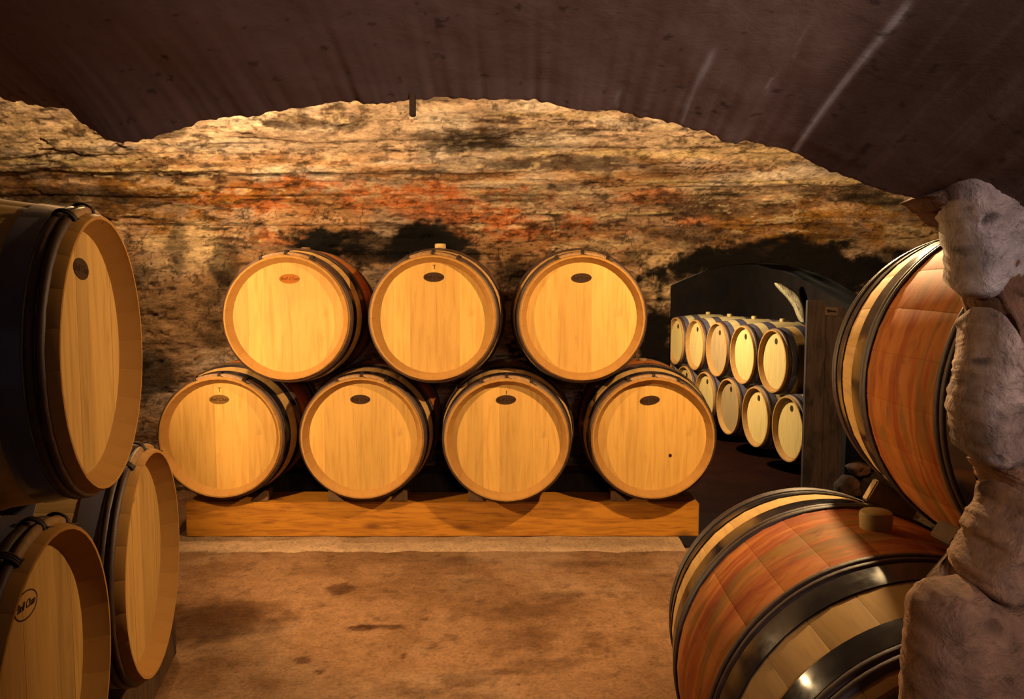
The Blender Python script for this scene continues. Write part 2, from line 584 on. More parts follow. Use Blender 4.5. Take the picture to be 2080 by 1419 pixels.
    put(lin(255, 228, 184), sstep(0.58, 0.70, fbm(x * 8, s * 26, 5, 67, 0.65)) * 0.6 * sstep(0.40, 0.62, fbm(x * 2, s * 3, 3, 171)) * (py < 480))
    # black moulds; the patch left of the upper right barrel is painted shadow
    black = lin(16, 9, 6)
    mould_and_shadow = ((655, 520, 80, 52, 1), (870, 490, 90, 52, 1), (930, 520, 60, 40, .9), (760, 505, 130, 34, .8), (1010, 300, 120, 12, .5), (960, 282, 60, 14, .6),
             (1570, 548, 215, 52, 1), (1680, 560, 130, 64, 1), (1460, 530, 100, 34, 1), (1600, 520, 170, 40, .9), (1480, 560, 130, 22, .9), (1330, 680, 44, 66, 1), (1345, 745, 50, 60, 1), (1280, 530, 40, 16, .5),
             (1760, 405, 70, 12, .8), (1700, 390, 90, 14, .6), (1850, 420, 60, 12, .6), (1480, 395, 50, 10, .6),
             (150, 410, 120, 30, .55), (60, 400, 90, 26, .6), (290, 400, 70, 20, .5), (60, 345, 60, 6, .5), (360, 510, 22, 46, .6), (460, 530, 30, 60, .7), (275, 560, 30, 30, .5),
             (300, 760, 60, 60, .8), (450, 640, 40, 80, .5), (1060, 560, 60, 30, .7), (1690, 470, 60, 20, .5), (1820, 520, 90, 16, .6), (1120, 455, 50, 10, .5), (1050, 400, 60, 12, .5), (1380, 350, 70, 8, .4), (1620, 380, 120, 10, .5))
    for cx, cy, rx, ry, a in mould_and_shadow:
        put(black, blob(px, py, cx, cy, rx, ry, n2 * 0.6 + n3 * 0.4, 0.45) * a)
    return c


wall = empty('wall_back', (0, WALL_Y, 0))
tag(wall, 'stained plaster vault and wall behind the stacked barrels', None, None, 'structure')


def wall_strip(x0, x1, nx, s0f, s1, ns):
    xs = np.linspace(x0, x1, nx)
    t = np.linspace(0, 1, ns)
    s0 = s0f(xs)
    S = s0[:, None] + (s1 - s0)[:, None] * t[None, :] if isinstance(s1, np.ndarray) else s0[:, None] + (s1 - s0[:, None]) * t[None, :]
    X = np.repeat(xs[:, None], ns, 1)
    x, s = X.ravel(), S.ravel()
    y, z, n = wall_profile(s)
    P = np.stack([x, y, z], -1)
    P = P + n * wall_relief(x, s)[:, None]
    return P, x, s, (nx, ns)


def add_wall_piece(name, x0, x1, nx, s0f, s1, ns, parent):
    P, x, s, sh = wall_strip(x0, x1, nx, s0f, s1, ns)
    me = grid_mesh(name, P.reshape(*sh, 3), True)
    set_color(me, 'stain', paint_wall(P, x, s))
    o = link(name, me, M_WALL, parent)
    o.matrix_parent_inverse = parent.matrix_world.inverted() if False else Matrix.Translation(-Vector(parent.location))
    return o


S_TOP = SPRING + 1.65 * 1.05
add_wall_piece('plaster', XL, AX0, 760, lambda x: np.full_like(x, -0.02), S_TOP, 300, wall)
add_wall_piece('plaster', AX0, AX1, 260, lambda x: arch_z(x), S_TOP, 210, wall)
add_wall_piece('plaster', AX1, XR, 150, lambda x: np.full_like(x, -0.6), S_TOP, 300, wall)

# the rest of the vault, over the camera side (coarser)
xs = np.linspace(XL, XR, 90); ss = np.linspace(S_TOP, SPRING + 1.65 * 2.86, 60)
X, S = np.meshgrid(xs, ss, indexing='ij')
x, s = X.ravel(), S.ravel()
y, z, n = wall_profile(s)
P = np.stack([x, y, z], -1) + n * (wall_relief(x, s) * np.clip((s - S_TOP) * -0 + 1, 0, 1))[:, None]
me = grid_mesh('vault', P.reshape(90, 60, 3), True)
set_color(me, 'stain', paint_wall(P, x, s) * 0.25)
vault = link('ceiling', me, M_WALL)
tag(vault, 'crown of the rough cellar vault', None, None, 'structure')

# opening reveals (dark, sooty)
def reveal():
    xs = np.concatenate([[AX0, AX0], np.linspace(AX0, AX1, 40), [AX1, AX1]])
    zs = np.concatenate([[-0.6, 0.6], arch_z(np.linspace(AX0, AX1, 40)), [0.5, -0.6]])
    ys = np.linspace(WALL_Y - 0.02, WALL_Y + 0.46, 12)
    P = np.zeros((len(xs), len(ys), 3))
    for i in range(len(xs)):
        for j, yy in enumerate(ys):
            jit = 0.02 * (mnoise.noise(Vector((xs[i] * 6, yy * 6, zs[i] * 6))))
            P[i, j] = (xs[i] + (jit if 2 > i or i > 41 else 0), yy, zs[i] + jit * 0.5)
    return grid_mesh('reveal', P, True)


rv = link('trim_1', reveal(), M_DARKWALL)
tag(rv, 'blackened underside and jambs of the arched opening in the back wall', None, None, 'structure')

# side walls and front wall of the cellar
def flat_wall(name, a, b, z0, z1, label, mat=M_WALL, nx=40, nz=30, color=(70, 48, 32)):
    a, b = Vector(a), Vector(b)
    P = np.zeros((nx, nz, 3)); C = []
    nrm = Vector((-(b - a).y, (b - a).x, 0)).normalized()
    for i in range(nx):
        for j in range(nz):
            p = a.lerp(b, i / (nx - 1)); p = Vector((p.x, p.y, z0 + (z1 - z0) * j / (nz - 1)))
            h = 0.03 * mnoise.noise(p * 3.0) + 0.015 * mnoise.noise(p * 11.0)
            P[i, j] = p + nrm * h
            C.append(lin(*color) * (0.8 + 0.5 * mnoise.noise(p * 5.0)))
    me = grid_mesh(name, P, True)
    set_color(me, 'stain', np.clip(np.array(C), 0.005, 1))
    return tag(link(name, me, mat), label, None, None, 'structure')


flat_wall('wall_left', (XL, 0.95, 0), (XL, WALL_Y + 0.1, 0), -0.05, 2.8, 'left end wall of the cellar')
flat_wall('wall_right', (XR, 0.95, 0), (XR, WALL_Y + 0.1, 0), -0.65, 2.8, 'right end wall of the cellar', M_WALL)

# ---- the broken opening the picture is taken through
EDGE = [(-700, 420), (-420, 250), (-200, 190), (-60, 172), (0, 188), (8, 203), (22, 207), (36, 206), (70, 212), (92, 219), (128, 217), (142, 222), (152, 236), (158, 243), (176, 258), (205, 276), (228, 287),
        (246, 288), (272, 286), (300, 283), (345, 266), (390, 254), (402, 247), (440, 241), (470, 237), (520, 235), (540, 229), (590, 221), (616, 220), (660, 210), (700, 205),
        (716, 205), (735, 209), (752, 212), (775, 210), (800, 206), (836, 202), (868, 202), (884, 197), (912, 198), (960, 201), (1010, 201), (1060, 202), (1086, 201), (1110, 207), (1150, 220), (1190, 224),
        (1250, 225), (1270, 227), (1300, 236), (1340, 243), (1366, 249), (1384, 254), (1420, 263), (1452, 272), (1466, 284), (1492, 291), (1520, 287), (1560, 296), (1600, 304), (1622, 313),
        (1650, 331), (1668, 340), (1700, 350), (1720, 360), (1762, 374), (1790, 386), (1838, 398), (1862, 402), (1884, 402), (1900, 416), (1935, 444), (1965, 470), (2010, 530), (2080, 660), (2160, 900)]
EY = 1.0


def edge_curve(n):
    e = np.array(EDGE, float)
    L = np.concatenate([[0], np.cumsum(np.hypot(*np.diff(e, axis=0).T))])
    t = np.linspace(0, L[-1], n)
    return np.stack([np.interp(t, L, e[:, 0]), np.interp(t, L, e[:, 1])], -1)


E2 = edge_curve(620)
EP = np.array([px_to_plane_y(a, b, EY) for a, b in E2])
nrw = np.array([vnoise(np.array([i * 0.35]), np.array([0.0]), 3)[0] + 0.5 * vnoise(np.array([i * 0.9]), np.array([3.0]), 4)[0] - 0.75 for i in range(620)])
EP[:, 2] += nrw * 0.0035
EPy = EP[:, 1] + np.abs(nrw) * 0.006
# soffit: swept from the broken edge back over the camera, rising towards it
DIR = np.array([-0.018, -0.98, 0.287])
tt = np.concatenate([np.linspace(0, 0.35, 110), np.linspace(0.36, 1.7, 30)])
P = np.zeros((620, len(tt), 3))
sp = np.cumsum(np.concatenate([[0], np.linalg.norm(np.diff(EP, axis=0), axis=1)]))
smooth = np.stack([np.convolve(np.pad(EP[:, k], 50, 'edge'), np.ones(101) / 101, 'valid') for k in range(3)], -1)
for j, t in enumerate(tt):
    w = math.exp(-t / 0.11)
    # the ragged lip smooths out into an even plaster face within a few centimetres
    base = EP * w + (smooth + np.array([0, 0, 0.004])) * (1 - w)
    P[:, j] = base + DIR * t
    rough = (fbm(sp * 9, np.full_like(sp, t * 5), 4, 71) - 0.5) * 0.010 + (fbm(sp * 40, np.full_like(sp, t * 9), 4, 75) - 0.5) * 0.0012 * sstep(0.75, 1.1, sp - 0.2)
    P[:, j, 2] += rough * min(1, t / 0.04)
    if j == 0: P[:, j, 1] = EPy
Sx, Tx = np.meshgrid(sp, tt, indexing='ij')
ppx, ppy = project(P.reshape(-1, 3))
nz = fbm(Sx.ravel() * 30, Tx.ravel() * 8, 4, 81)
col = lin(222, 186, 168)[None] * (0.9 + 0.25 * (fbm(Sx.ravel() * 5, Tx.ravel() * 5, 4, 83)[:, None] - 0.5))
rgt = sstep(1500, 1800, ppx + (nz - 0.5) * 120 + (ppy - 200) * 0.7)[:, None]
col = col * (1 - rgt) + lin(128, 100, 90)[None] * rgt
# three pale lime streaks running over the plaster
for (a, b, w, k) in (((1614, 306), (1848, -6), 7.5, .75), ((1386, 248), (1450, 92), 6.5, .65), ((1254, 216), (1262, 168), 6, .35), ((1612, 120), (1650, 30), 3, .25), ((1558, 186), (1580, 140), 3, .3)):
    a, b = np.array(a, float), np.array(b, float)
    d = b - a; L = np.hypot(*d); d /= L
    q = np.stack([ppx, ppy], -1) - a
    along = q @ d; across = q @ np.array([-d[1], d[0]])
    m = np.exp(-((across + (nz - 0.5) * 6 + 4 * np.sin(along / L * 5)) / (w * (0.6 + 0.5 * along / L))) ** 2) * sstep(-8, 4, along) * sstep(L + 6, L - 30, along)
    m = np.clip(m * k * (0.6 + 0.8 * nz), 0, 1)[:, None]
    col = col * (1 - m) + lin(255, 250, 250)[None] * m * 1.6
# scratchy trowel strokes on the right
st = fbm(Sx.ravel() * 90, Tx.ravel() * 3.0 + Sx.ravel() * 2, 3, 91)
m = (sstep(0.62, 0.74, st) * 0.16)[:, None] * rgt
col = col * (1 - m) + lin(196, 164, 146)[None] * m
spk = sstep(0.76, 0.82, fbm(Sx.ravel() * 70, Tx.ravel() * 60, 3, 95))[:, None] * 0.5
col = col * (1 - spk) + lin(30, 16, 12)[None] * spk
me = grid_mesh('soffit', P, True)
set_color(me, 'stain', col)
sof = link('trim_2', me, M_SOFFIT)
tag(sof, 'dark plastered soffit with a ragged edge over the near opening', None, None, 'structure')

# room side of that wall, from the broken edge up to the vault and out to the sides
top = np.array([[p[0], EY + 0.03, max(p[2] + 0.02, 2.0)] for p in EP])
Q = np.zeros((620, 6, 3))
for j in range(6):
    f = j / 5
    Q[:, j] = EP * (1 - f) + top * f
    Q[:, j, 1] = EPy * (1 - f) + (EY + 0.03) * f
me = grid_mesh('front_face', Q, False)
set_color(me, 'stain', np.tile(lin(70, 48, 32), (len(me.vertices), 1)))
fw = link('wall_front', me, M_WALL)
tag(fw, 'cellar side of the near wall above the opening', None, None, 'structure')
flat_wall('wall_front_left', (EP[0][0] + 0.02, 0.84, 0), (XL, 0.84, 0), -0.02, 1.75, 'cellar side of the near wall, left of the opening')
flat_wall('wall_front_right', (XR, 0.96, 0), (0.64, 0.96, 0), -0.02, 1.75, 'cellar side of the near wall, right of the opening')

flat_wall('wall_passage_right', (0.80, 0.97, 0), (1.25, -1.6, 0), -0.02, 2.3, 'right side of the short passage in front of the cellar', M_ROCK, color=(150, 118, 98))
flat_wall('wall_passage_left', (-1.50, -1.6, 0), (-1.10, 0.86, 0), -0.02, 2.3, 'left side of the short passage in front of the cellar', M_ROCK, color=(110, 84, 66))
# ---- rough stone jamb at right: separate stones bedded in mortar
JY = 0.93
jamb = empty('wall_right_jamb', (0.6, JY, 0))
tag(jamb, 'rough pinkish stone jamb beside the right hand barrels', None, None, 'structure')
JOFF = Matrix.Translation(-Vector(jamb.location))


def stone_from_outline(name, pts, parent, off, y0, bulge, back=0.10, color=(206, 176, 158), amp=0.012, seed=0, rings=11, n=96, mat=None, rag=5.0, tint=None):
    """a bulging stone: outline traced on the upright plane y0, bellied towards the passage, with thickness behind"""
    e = np.array(pts + [pts[0]], float)
    L = np.concatenate([[0], np.cumsum(np.hypot(*np.diff(e, axis=0).T))])
    t = np.linspace(0, L[-1], n, endpoint=False)
    o2 = np.stack([np.interp(t, L, e[:, 0]), np.interp(t, L, e[:, 1])], -1)
    # soften corners and roughen the outline
    o2 = (np.roll(o2, 1, 0) + o2 * 2 + np.roll(o2, -1, 0)) / 4
    cen = o2.mean(0)
    out = o2 - cen; ln = np.linalg.norm(out, axis=1, keepdims=True)
    r = np.array([mnoise.noise(Vector((a * 0.035, b * 0.035, seed))) + 0.6 * mnoise.noise(Vector((a * 0.1, b * 0.1, seed + 5))) for a, b in o2])
    o2 = o2 + out / ln * (r * rag)[:, None]
    O = np.array([px_to_plane_y(a, b, y0) for a, b in o2])
    c0 = O.mean(0)
    V, Fc = [], []
    prof = [(0.86, back), (1.0, back * 0.45), (1.0, 0.0)]
    for k in range(1, rings):
        f = k / (rings - 1) * 0.97
        prof.append((1 - f, -bulge * math.sqrt(max(0, 1 - (1 - f) ** 8)) if f > 0 else 0))
    for f, dy in prof:
        for p in O:
            q = c0 + (p - c0) * f
            V.append(Vector((q[0], q[1] + dy, q[2])))
    nr = len(prof)
    for k in range(nr - 1):
        for i in range(n):
            j = (i + 1) % n
            Fc.append((k * n + i, k * n + j, (k + 1) * n + j, (k + 1) * n + i))
    V.append(Vector((c0[0], y0 - bulge, c0[2])))
    for i in range(n): Fc.append(((nr - 1) * n + i, (nr - 1) * n + (i + 1) % n, len(V) - 1))
    V.append(Vector((c0[0], y0 + back, c0[2])))
    for i in range(n): Fc.append((i, len(V) - 1, (i + 1) % n))
    C = []
    for i, v in enumerate(V):
        s3 = Vector((seed * 3.1, 0, seed))
        h = mnoise.fractal(v * 11 + s3, 0.9, 2.1, 3) * amp * 0.45 + mnoise.fractal(v * 40 + s3, 0.4, 2.1, 5) * amp * 0.22
        pit = max(0.0, mnoise.noise(v * 38 + s3 * 2) - 0.42) * amp * 3.5
        v.y += -(h - pit)
        m = mnoise.fractal(v * 9 + s3, 1.0, 2.0, 4)
        cc = lin(*color) * (1.0 + 0.25 * m + 0.30 * mnoise.fractal(v * 34 + s3, 1.0, 2.0, 4))
        w = min(1, max(0, mnoise.noise(v * 7 + s3 * 1.7) * 2.0 - 0.25))
        cc = cc * (1 - 0.55 * w) + lin(*(tint or (150, 96, 66))) * 0.55 * w
        if pit > 0: cc = cc * (1 - min(0.7, pit * 60))
        C.append(np.clip(cc, 0.004, 1))
    me = mesh(name, V, Fc, True)
    bm = bmesh.new(); bm.from_mesh(me); bmesh.ops.recalc_face_normals(bm, faces=bm.faces); bm.to_mesh(me); bm.free()
    set_color(me, 'stain', np.array(C))
    ob = link(name, me, mat or M_ROCK, parent)
    ob.matrix_parent_inverse = off
    return ob


ROCKS = [
    # upper big stone
    ([(2150, 190), (2085, 228), (2040, 262), (2000, 288), (1966, 318), (1944, 348), (1942, 384), (1949, 432), (1954, 480), (1966, 530), (1970, 570), (1974, 602), (2006, 610), (2046, 580), (2090, 540), (2150, 500)], 0.93, 0.035, (250, 228, 220), 0),
    # recessed rubble between
    ([(2004, 604), (2040, 572), (2090, 530), (2160, 520), (2160, 760), (2090, 740), (2044, 690), (2020, 650)], 0.935, 0.035, (190, 146, 114), 1),
    # middle stone
    ([(2006, 622), (2022, 648), (2046, 688), (2088, 740), (2160, 760), (2160, 940), (2092, 930), (2048, 948), (2010, 946), (1990, 930), (1981, 884), (1977, 830), (1980, 790), (1987, 740), (1997, 690), (2001, 650)], 0.92, 0.035, (216, 186, 170), 2),
    ([(2012, 944), (2050, 940), (2094, 926), (2170, 930), (2170, 1080), (2090, 1075), (2056, 1040), (2042, 1000)], 0.935, 0.035, (166, 120, 92), 3),
    # third, rounded lump
    ([(2052, 985), (2042, 1030), (2020, 1060), (2006, 1086), (2002, 1116), (1988, 1138), (1976, 1160), (1976, 1186), (2000, 1215), (2050, 1220), (2110, 1190), (2160, 1150), (2160, 1060), (2100, 1050)], 0.915, 0.045, (200, 158, 130), 4),
    # bottom block with a flat face
    ([(1976, 1184), (1940, 1190), (1904, 1196), (1884, 1222), (1876, 1260), (1868, 1320), (1863, 1380), (1860, 1470), (1860, 1560), (2170, 1560), (2170, 1180), (2090, 1195), (2040, 1215), (2004, 1210)], 0.905, 0.045, (180, 136, 108), 5),
    # small wedge stone under the plaster
    ([(1884, 398), (1908, 384), (1934, 366), (1950, 372), (1954, 420), (1950, 462), (1926, 440), (1904, 416)], 0.97, 0.02, (150, 112, 92), 6),
]
for k, (o2, yy, bl, cc, sd) in enumerate(ROCKS):
    stone_from_outline('stone', o2, jamb, JOFF, yy, bl, 0.07, cc, 0.020 if k != 5 else 0.009, sd * 7 + 1, rings=24, n=150)
# mortar core behind the stones
core = [(2160, 260), (2060, 300), (1985, 340), (1962, 400), (1985, 560), (2020, 640), (2010, 700), (1998, 800), (2010, 920), (2050, 1000), (2010, 1140), (1930, 1210), (1890, 1280), (1880, 1560), (2300, 1560), (2300, 260)]
cm = stone_from_outline('mortar', core, jamb, JOFF, 0.94, 0.040, 0.05, (172, 132, 108), 0.018, 77, rings=16, n=140)

# ---- floors
def floor_mesh(name, x0, x1, y0, y1, nx, ny, zf, colf, relief=0.006):
    xs = np.linspace(x0, x1, nx); ys = np.linspace(y0, y1, ny)
    X, Y = np.meshgrid(xs, ys, indexing='ij')
    x, y = X.ravel(), Y.ravel()
    z = zf(x, y) + (fbm(x * 3, y * 3, 5, 101) - 0.5) * relief * 2
    P = np.stack([x, y, z], -1)
    me = grid_mesh(name, P.reshape(nx, ny, 3), True)
    set_color(me, 'stain', colf(P, x, y))
    return me


def floor_col(P, x, y):
    px, py = project(P)
    n1 = fbm(x * 4, y * 4, 6, 111, 0.6); n2 = fbm(x * 14, y * 14, 5, 113, 0.6); n3 = fbm(x * 2, y * 2, 4, 117)
    c = lin(154, 114, 82)[None] * np.ones((len(x), 1))
    def put(col, m):
        nonlocal c
        m = np.clip(m, 0, 1)[:, None]
        c = c * (1 - m) + col[None] * m
    put(lin(170, 136, 106), sstep(0.45, 0.65, n3) * 0.5)
    put(lin(122, 86, 56), sstep(0.56, 0.36, n1) * 0.6)
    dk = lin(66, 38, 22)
    put(dk, blob(px, py, 440, 1275, 150, 44, n1, 0.8) * 0.72)  # soft shadow beside the left stack, painted into the floor colour
    for b in ((730, 1275, 26, 5), (775, 1272, 40, 3.5), (650, 1363, 9, 5), (612, 1340, 16, 6), (1010, 1364, 60, 5), (950, 1380, 60, 12), (860, 1408, 70, 14), (1070, 1300, 45, 28),
              (1180, 1145, 70, 7), (1120, 1215, 60, 10), (1080, 1350, 70, 22), (690, 1195, 30, 10), (1060, 1240, 90, 14), (940, 1140, 50, 8), (820, 1332, 6, 4)):
        put(dk, blob(px, py, *b, n2, 0.5 if b[2] < 45 else 0.95) * (0.7 if b[2] < 45 else 0.42))
    put(lin(50, 30, 18), sstep(0.66, 0.74, n2) * 0.35)
    return c


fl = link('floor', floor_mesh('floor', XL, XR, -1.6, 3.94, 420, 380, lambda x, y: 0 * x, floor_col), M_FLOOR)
tag(fl, 'dusty tan earth and concrete floor', None, None, 'structure')
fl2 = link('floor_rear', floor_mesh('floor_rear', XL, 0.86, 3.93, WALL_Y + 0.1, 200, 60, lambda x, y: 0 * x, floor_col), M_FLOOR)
tag(fl2, 'floor under the stack at the back', None, None, 'structure')


def ramp_z(x, y):
    return np.interp(y, [3.9, 4.0, 6.4, 13], [-0.09, -0.10, -0.53, -0.53])


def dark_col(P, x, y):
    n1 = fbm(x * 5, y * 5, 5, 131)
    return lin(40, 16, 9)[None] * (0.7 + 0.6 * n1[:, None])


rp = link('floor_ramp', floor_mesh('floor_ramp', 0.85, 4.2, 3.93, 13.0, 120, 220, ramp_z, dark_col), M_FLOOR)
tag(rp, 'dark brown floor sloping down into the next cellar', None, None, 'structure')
st = mesh('step', [(0.86, 3.93, -0.2), (0.86, WALL_Y + 0.05, -0.4), (0.86, WALL_Y + 0.05, 0.002), (0.86, 3.93, 0.002), (XR, 3.94, -0.2), (XR, 3.94, 0.002)],
          [(0, 1, 2, 3), (0, 3, 5, 4)])
tag(link('trim_3', st, M_EARTH), 'dark drop at the edge of the upper floor', None, None, 'structure')

# pale cast strip (plinth) under the beam
def plinth():
    nx, prof = 240, [(3.885, -0.02), (3.89, 0.006), (3.90, 0.012), (3.93, 0.016), (4.0, 0.018), (4.05, 0.018), (4.12, 0.018), (4.45, 0.016)]
    P = np.zeros((nx, len(prof), 3))
    for i in range(nx):
        xx = -1.72 + (0.855 + 1.72) * i / (nx - 1)
        for j, (yy, zz) in enumerate(prof):
            v = Vector((xx * 4, yy * 9, 1.3))
            P[i, j] = (xx, yy + 0.022 * mnoise.noise(v * 2.2) * (j < 4), zz - 0.006 + 0.010 * mnoise.noise(v * 1.7) * (j > 0))
    me = grid_mesh('plinth', P, True)
    x = P[..., 0].ravel(); y = P[..., 1].ravel()
    n1 = fbm(x * 5, y * 12, 5, 141)
    set_color(me, 'stain', lin(192, 156, 122)[None] * (0.72 + 0.5 * n1[:, None]))
    return me


tag(link('trim_4', plinth(), M_FLOOR), 'pale rough concrete strip in front of the barrel beam', None, None, 'structure')

# ---- next cellar, seen through the opening
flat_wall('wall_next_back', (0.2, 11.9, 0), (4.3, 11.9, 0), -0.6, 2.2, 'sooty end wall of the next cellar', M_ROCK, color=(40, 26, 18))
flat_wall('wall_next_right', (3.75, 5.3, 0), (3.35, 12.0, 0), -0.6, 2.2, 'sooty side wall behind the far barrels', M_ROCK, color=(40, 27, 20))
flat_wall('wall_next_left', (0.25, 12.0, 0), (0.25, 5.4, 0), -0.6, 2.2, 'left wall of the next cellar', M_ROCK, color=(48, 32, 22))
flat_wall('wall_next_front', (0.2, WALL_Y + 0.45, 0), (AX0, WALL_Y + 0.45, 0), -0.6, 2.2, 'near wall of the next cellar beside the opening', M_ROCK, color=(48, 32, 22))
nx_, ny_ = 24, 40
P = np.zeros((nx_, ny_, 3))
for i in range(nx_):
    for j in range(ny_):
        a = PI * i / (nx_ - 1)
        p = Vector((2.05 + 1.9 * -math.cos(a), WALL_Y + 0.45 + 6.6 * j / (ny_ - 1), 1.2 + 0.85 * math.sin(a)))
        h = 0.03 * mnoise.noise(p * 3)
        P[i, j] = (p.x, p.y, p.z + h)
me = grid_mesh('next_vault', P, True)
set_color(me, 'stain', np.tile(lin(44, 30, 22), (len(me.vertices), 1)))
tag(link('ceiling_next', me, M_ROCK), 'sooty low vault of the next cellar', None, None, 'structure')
# front closing wall above/right of the opening on the far side
me = mesh('over', [(0.2, WALL_Y + 0.46, 1.45), (4.3, WALL_Y + 0.46, 1.45), (4.3, WALL_Y + 0.46, 2.3), (0.2, WALL_Y + 0.46, 2.3), (AX1 + 0.02, WALL_Y + 0.46, -0.6), (4.3, WALL_Y + 0.46, -0.6), (AX1 + 0.02, WALL_Y + 0.46, 1.45)],
          [(0, 1, 2, 3), (4, 5, 1, 6)])
tag(link('wall_next_over', me, M_DARKWALL), 'far side of the wall around the opening', None, None, 'structure')

# ================================================================== BARRELS
HL = 0.445
R_B, R_R = 0.347, 0.303


def prof_r(s, rb=R_B, rr=R_R):
    return rr + (rb - rr) * (1 - (s / HL) ** 2)


NST = 24


def build_stave(wscale, nseg=12, rb=R_B, rr=R_R):
    a = PI / NST * wscale - 0.0004
    st = [-HL, -HL + 0.012, -HL + 0.05, -HL + 0.06]
    st += list(np.linspace(-HL + 0.13, HL - 0.13, nseg - 3))
    st += [HL - 0.06, HL - 0.05, HL - 0.012, HL]
    V, Fc = [], []
    for s in st:
        r = prof_r(s, rb, rr)
        d = HL - abs(s)
        th = 0.0095 if d < 0.001 else (0.0165 if d < 0.02 else (0.044 if d < 0.055 else 0.027))
        ro = r - (0.003 if d < 0.001 else 0)
        for ang, dr in ((-a, -0.0007), (-a * 0.94, 0), (0, 0.0006), (a * 0.94, 0), (a, -0.0007)):
            V.append(((ro + dr) * math.sin(ang), s, (ro + dr) * math.cos(ang)))
        for ang in (a, 0, -a):
            V.append(((r - th) * math.sin(ang), s, (r - th) * math.cos(ang)))
    n = 8
    for k in range(len(st) - 1):
        for i in range(n):
            j = (i + 1) % n
            Fc.append((k * n + i, k * n + j, (k + 1) * n + j, (k + 1) * n + i))
    Fc.append(tuple(range(n))[::-1])
    Fc.append(tuple((len(st) - 1) * n + i for i in range(n)))
    me = mesh('stave', V, Fc, False)
    bm = bmesh.new(); bm.from_mesh(me); bmesh.ops.recalc_face_normals(bm, faces=bm.faces)
    for f in bm.faces: f.smooth = abs(f.normal.y) < 0.9
    for e in bm.edges:
        if len(e.link_faces) == 2 and e.calc_face_angle(0) > 0.6: e.smooth = False
    bm.to_mesh(me); bm.free()
    return me


STAVE = build_stave(1.0)


def sweep_ring(section, n=96, lump=0.0, seed=0, arc=None, smooth=True):
    """section: closed list of (s, r) in the plane of the barrel axis; swept round it"""
    V, Fc = [], []
    a0, a1 = arc if arc else (0, 2 * PI)
    closed = arc is None
    m = len(section)
    cs = sum(p[0] for p in section) / m; cr = sum(p[1] for p in section) / m
    steps = n if closed else n + 1
    for i in range(steps):
        a = a0 + (a1 - a0) * i / n
        k = 1 + lump * mnoise.noise(Vector((math.cos(a) * 6, math.sin(a) * 6, seed))) + lump * 0.7 * mnoise.noise(Vector((math.cos(a) * 19, math.sin(a) * 19, seed + 3)))
        for s, r in section:
            s2 = cs + (s - cs) * k; r2 = cr + (r - cr) * k
            V.append((r2 * math.sin(a), s2, r2 * math.cos(a)))
    for i in range(n):
        i2 = (i + 1) % steps if closed else i + 1
        for j in range(m):
            j2 = (j + 1) % m
            Fc.append((i * m + j, i * m + j2, i2 * m + j2, i2 * m + j))
    if not closed:
        Fc.append(tuple(range(m))); Fc.append(tuple(n * m + j for j in range(m))[::-1])
    me = mesh('ring', V, Fc, smooth)
    bm = bmesh.new(); bm.from_mesh(me); bmesh.ops.recalc_face_normals(bm, faces=bm.faces)
    for e in bm.edges:
        if len(e.link_faces) == 2 and e.calc_face_angle(0) > 0.7: e.smooth = False
    bm.to_mesh(me); bm.free()
    return me


def steel_ring(s0, s1, t=0.0030, n=96, rb=R_B, rr=R_R):
    sm = (s0 + s1) / 2
    sec = [(s0, prof_r(s0, rb, rr) - 0.001), (s0, prof_r(s0, rb, rr) + t), (sm, prof_r(sm, rb, rr) + t + 0.0006), (s1, prof_r(s1, rb, rr) + t), (s1, prof_r(s1, rb, rr) - 0.001)]
    return sweep_ring(sec, n)


def wood_ring(s0, s1, h, n=96, lump=0.12, seed=0, arc=None, lift=0.0):
    sm, hw = (s0 + s1) / 2, (s1 - s0) / 2
    sec = []
    for k in range(7):
        a = PI * k / 6
        s = sm - hw * math.cos(a)
        sec.append((s, prof_r(min(abs(s), HL)) - 0.001 + lift + h * math.sin(a) ** 0.8))
    return sweep_ring(sec, n, lump, seed, arc)


RINGS = {}
def ring(key, fn):
    if key not in RINGS: RINGS[key] = fn()
    return RINGS[key]


def disc_boards(n=7, R=0.2705):
    """head cut into upright boards; each board a bevelled slab"""
    edges = [-R]
    rnd = random.Random(5)
    ws = [1 + rnd.uniform(-0.18, 0.18) for _ in range(n)]
    tot = sum(ws)
    for w_ in ws: edges.append(edges[-1] + 2 * R * w_ / tot)
    out = []
    for k in range(n):
        x0, x1 = edges[k] + 0.00005, edges[k + 1] - 0.00005
        x0, x1 = max(x0, -R + 0.0005), min(x1, R - 0.0005)
        xs = np.linspace(x0, x1, 9)
        up = [(x, math.sqrt(max(1e-6, R * R - x * x))) for x in xs]
        poly = up + [(x, -z) for x, z in reversed(up)]
        cx = sum(p[0] for p in poly) / len(poly)
        V = []; m = len(poly)
        dy = 0.0002 * ((k * 7) % 3)
        for ins, y in ((0.0002, 0.0), (0.0, 0.0002), (0.0, 0.022)):
            for x, z in poly:
                L = math.hypot(x - cx, z)
                V.append((x - (x - cx) / max(L, 1e-6) * ins * (1.0 if abs(x - cx) > 1e-4 else 0), y + dy, z - math.copysign(ins, z)))
        Fc = [tuple(range(m))]
        for r_ in range(2):
            for i in range(m):
                j = (i + 1) % m
                Fc.append((r_ * m + i, (r_ + 1) * m + i, (r_ + 1) * m + j, r_ * m + j))
        Fc.append(tuple(2 * m + i for i in range(m))[::-1])
        me = mesh('head_board', V, Fc)
        bm = bmesh.new(); bm.from_mesh(me); bmesh.ops.recalc_face_normals(bm, faces=bm.faces); bm.to_mesh(me); bm.free()
        out.append(me)
    return out


BOARDS = disc_boards()


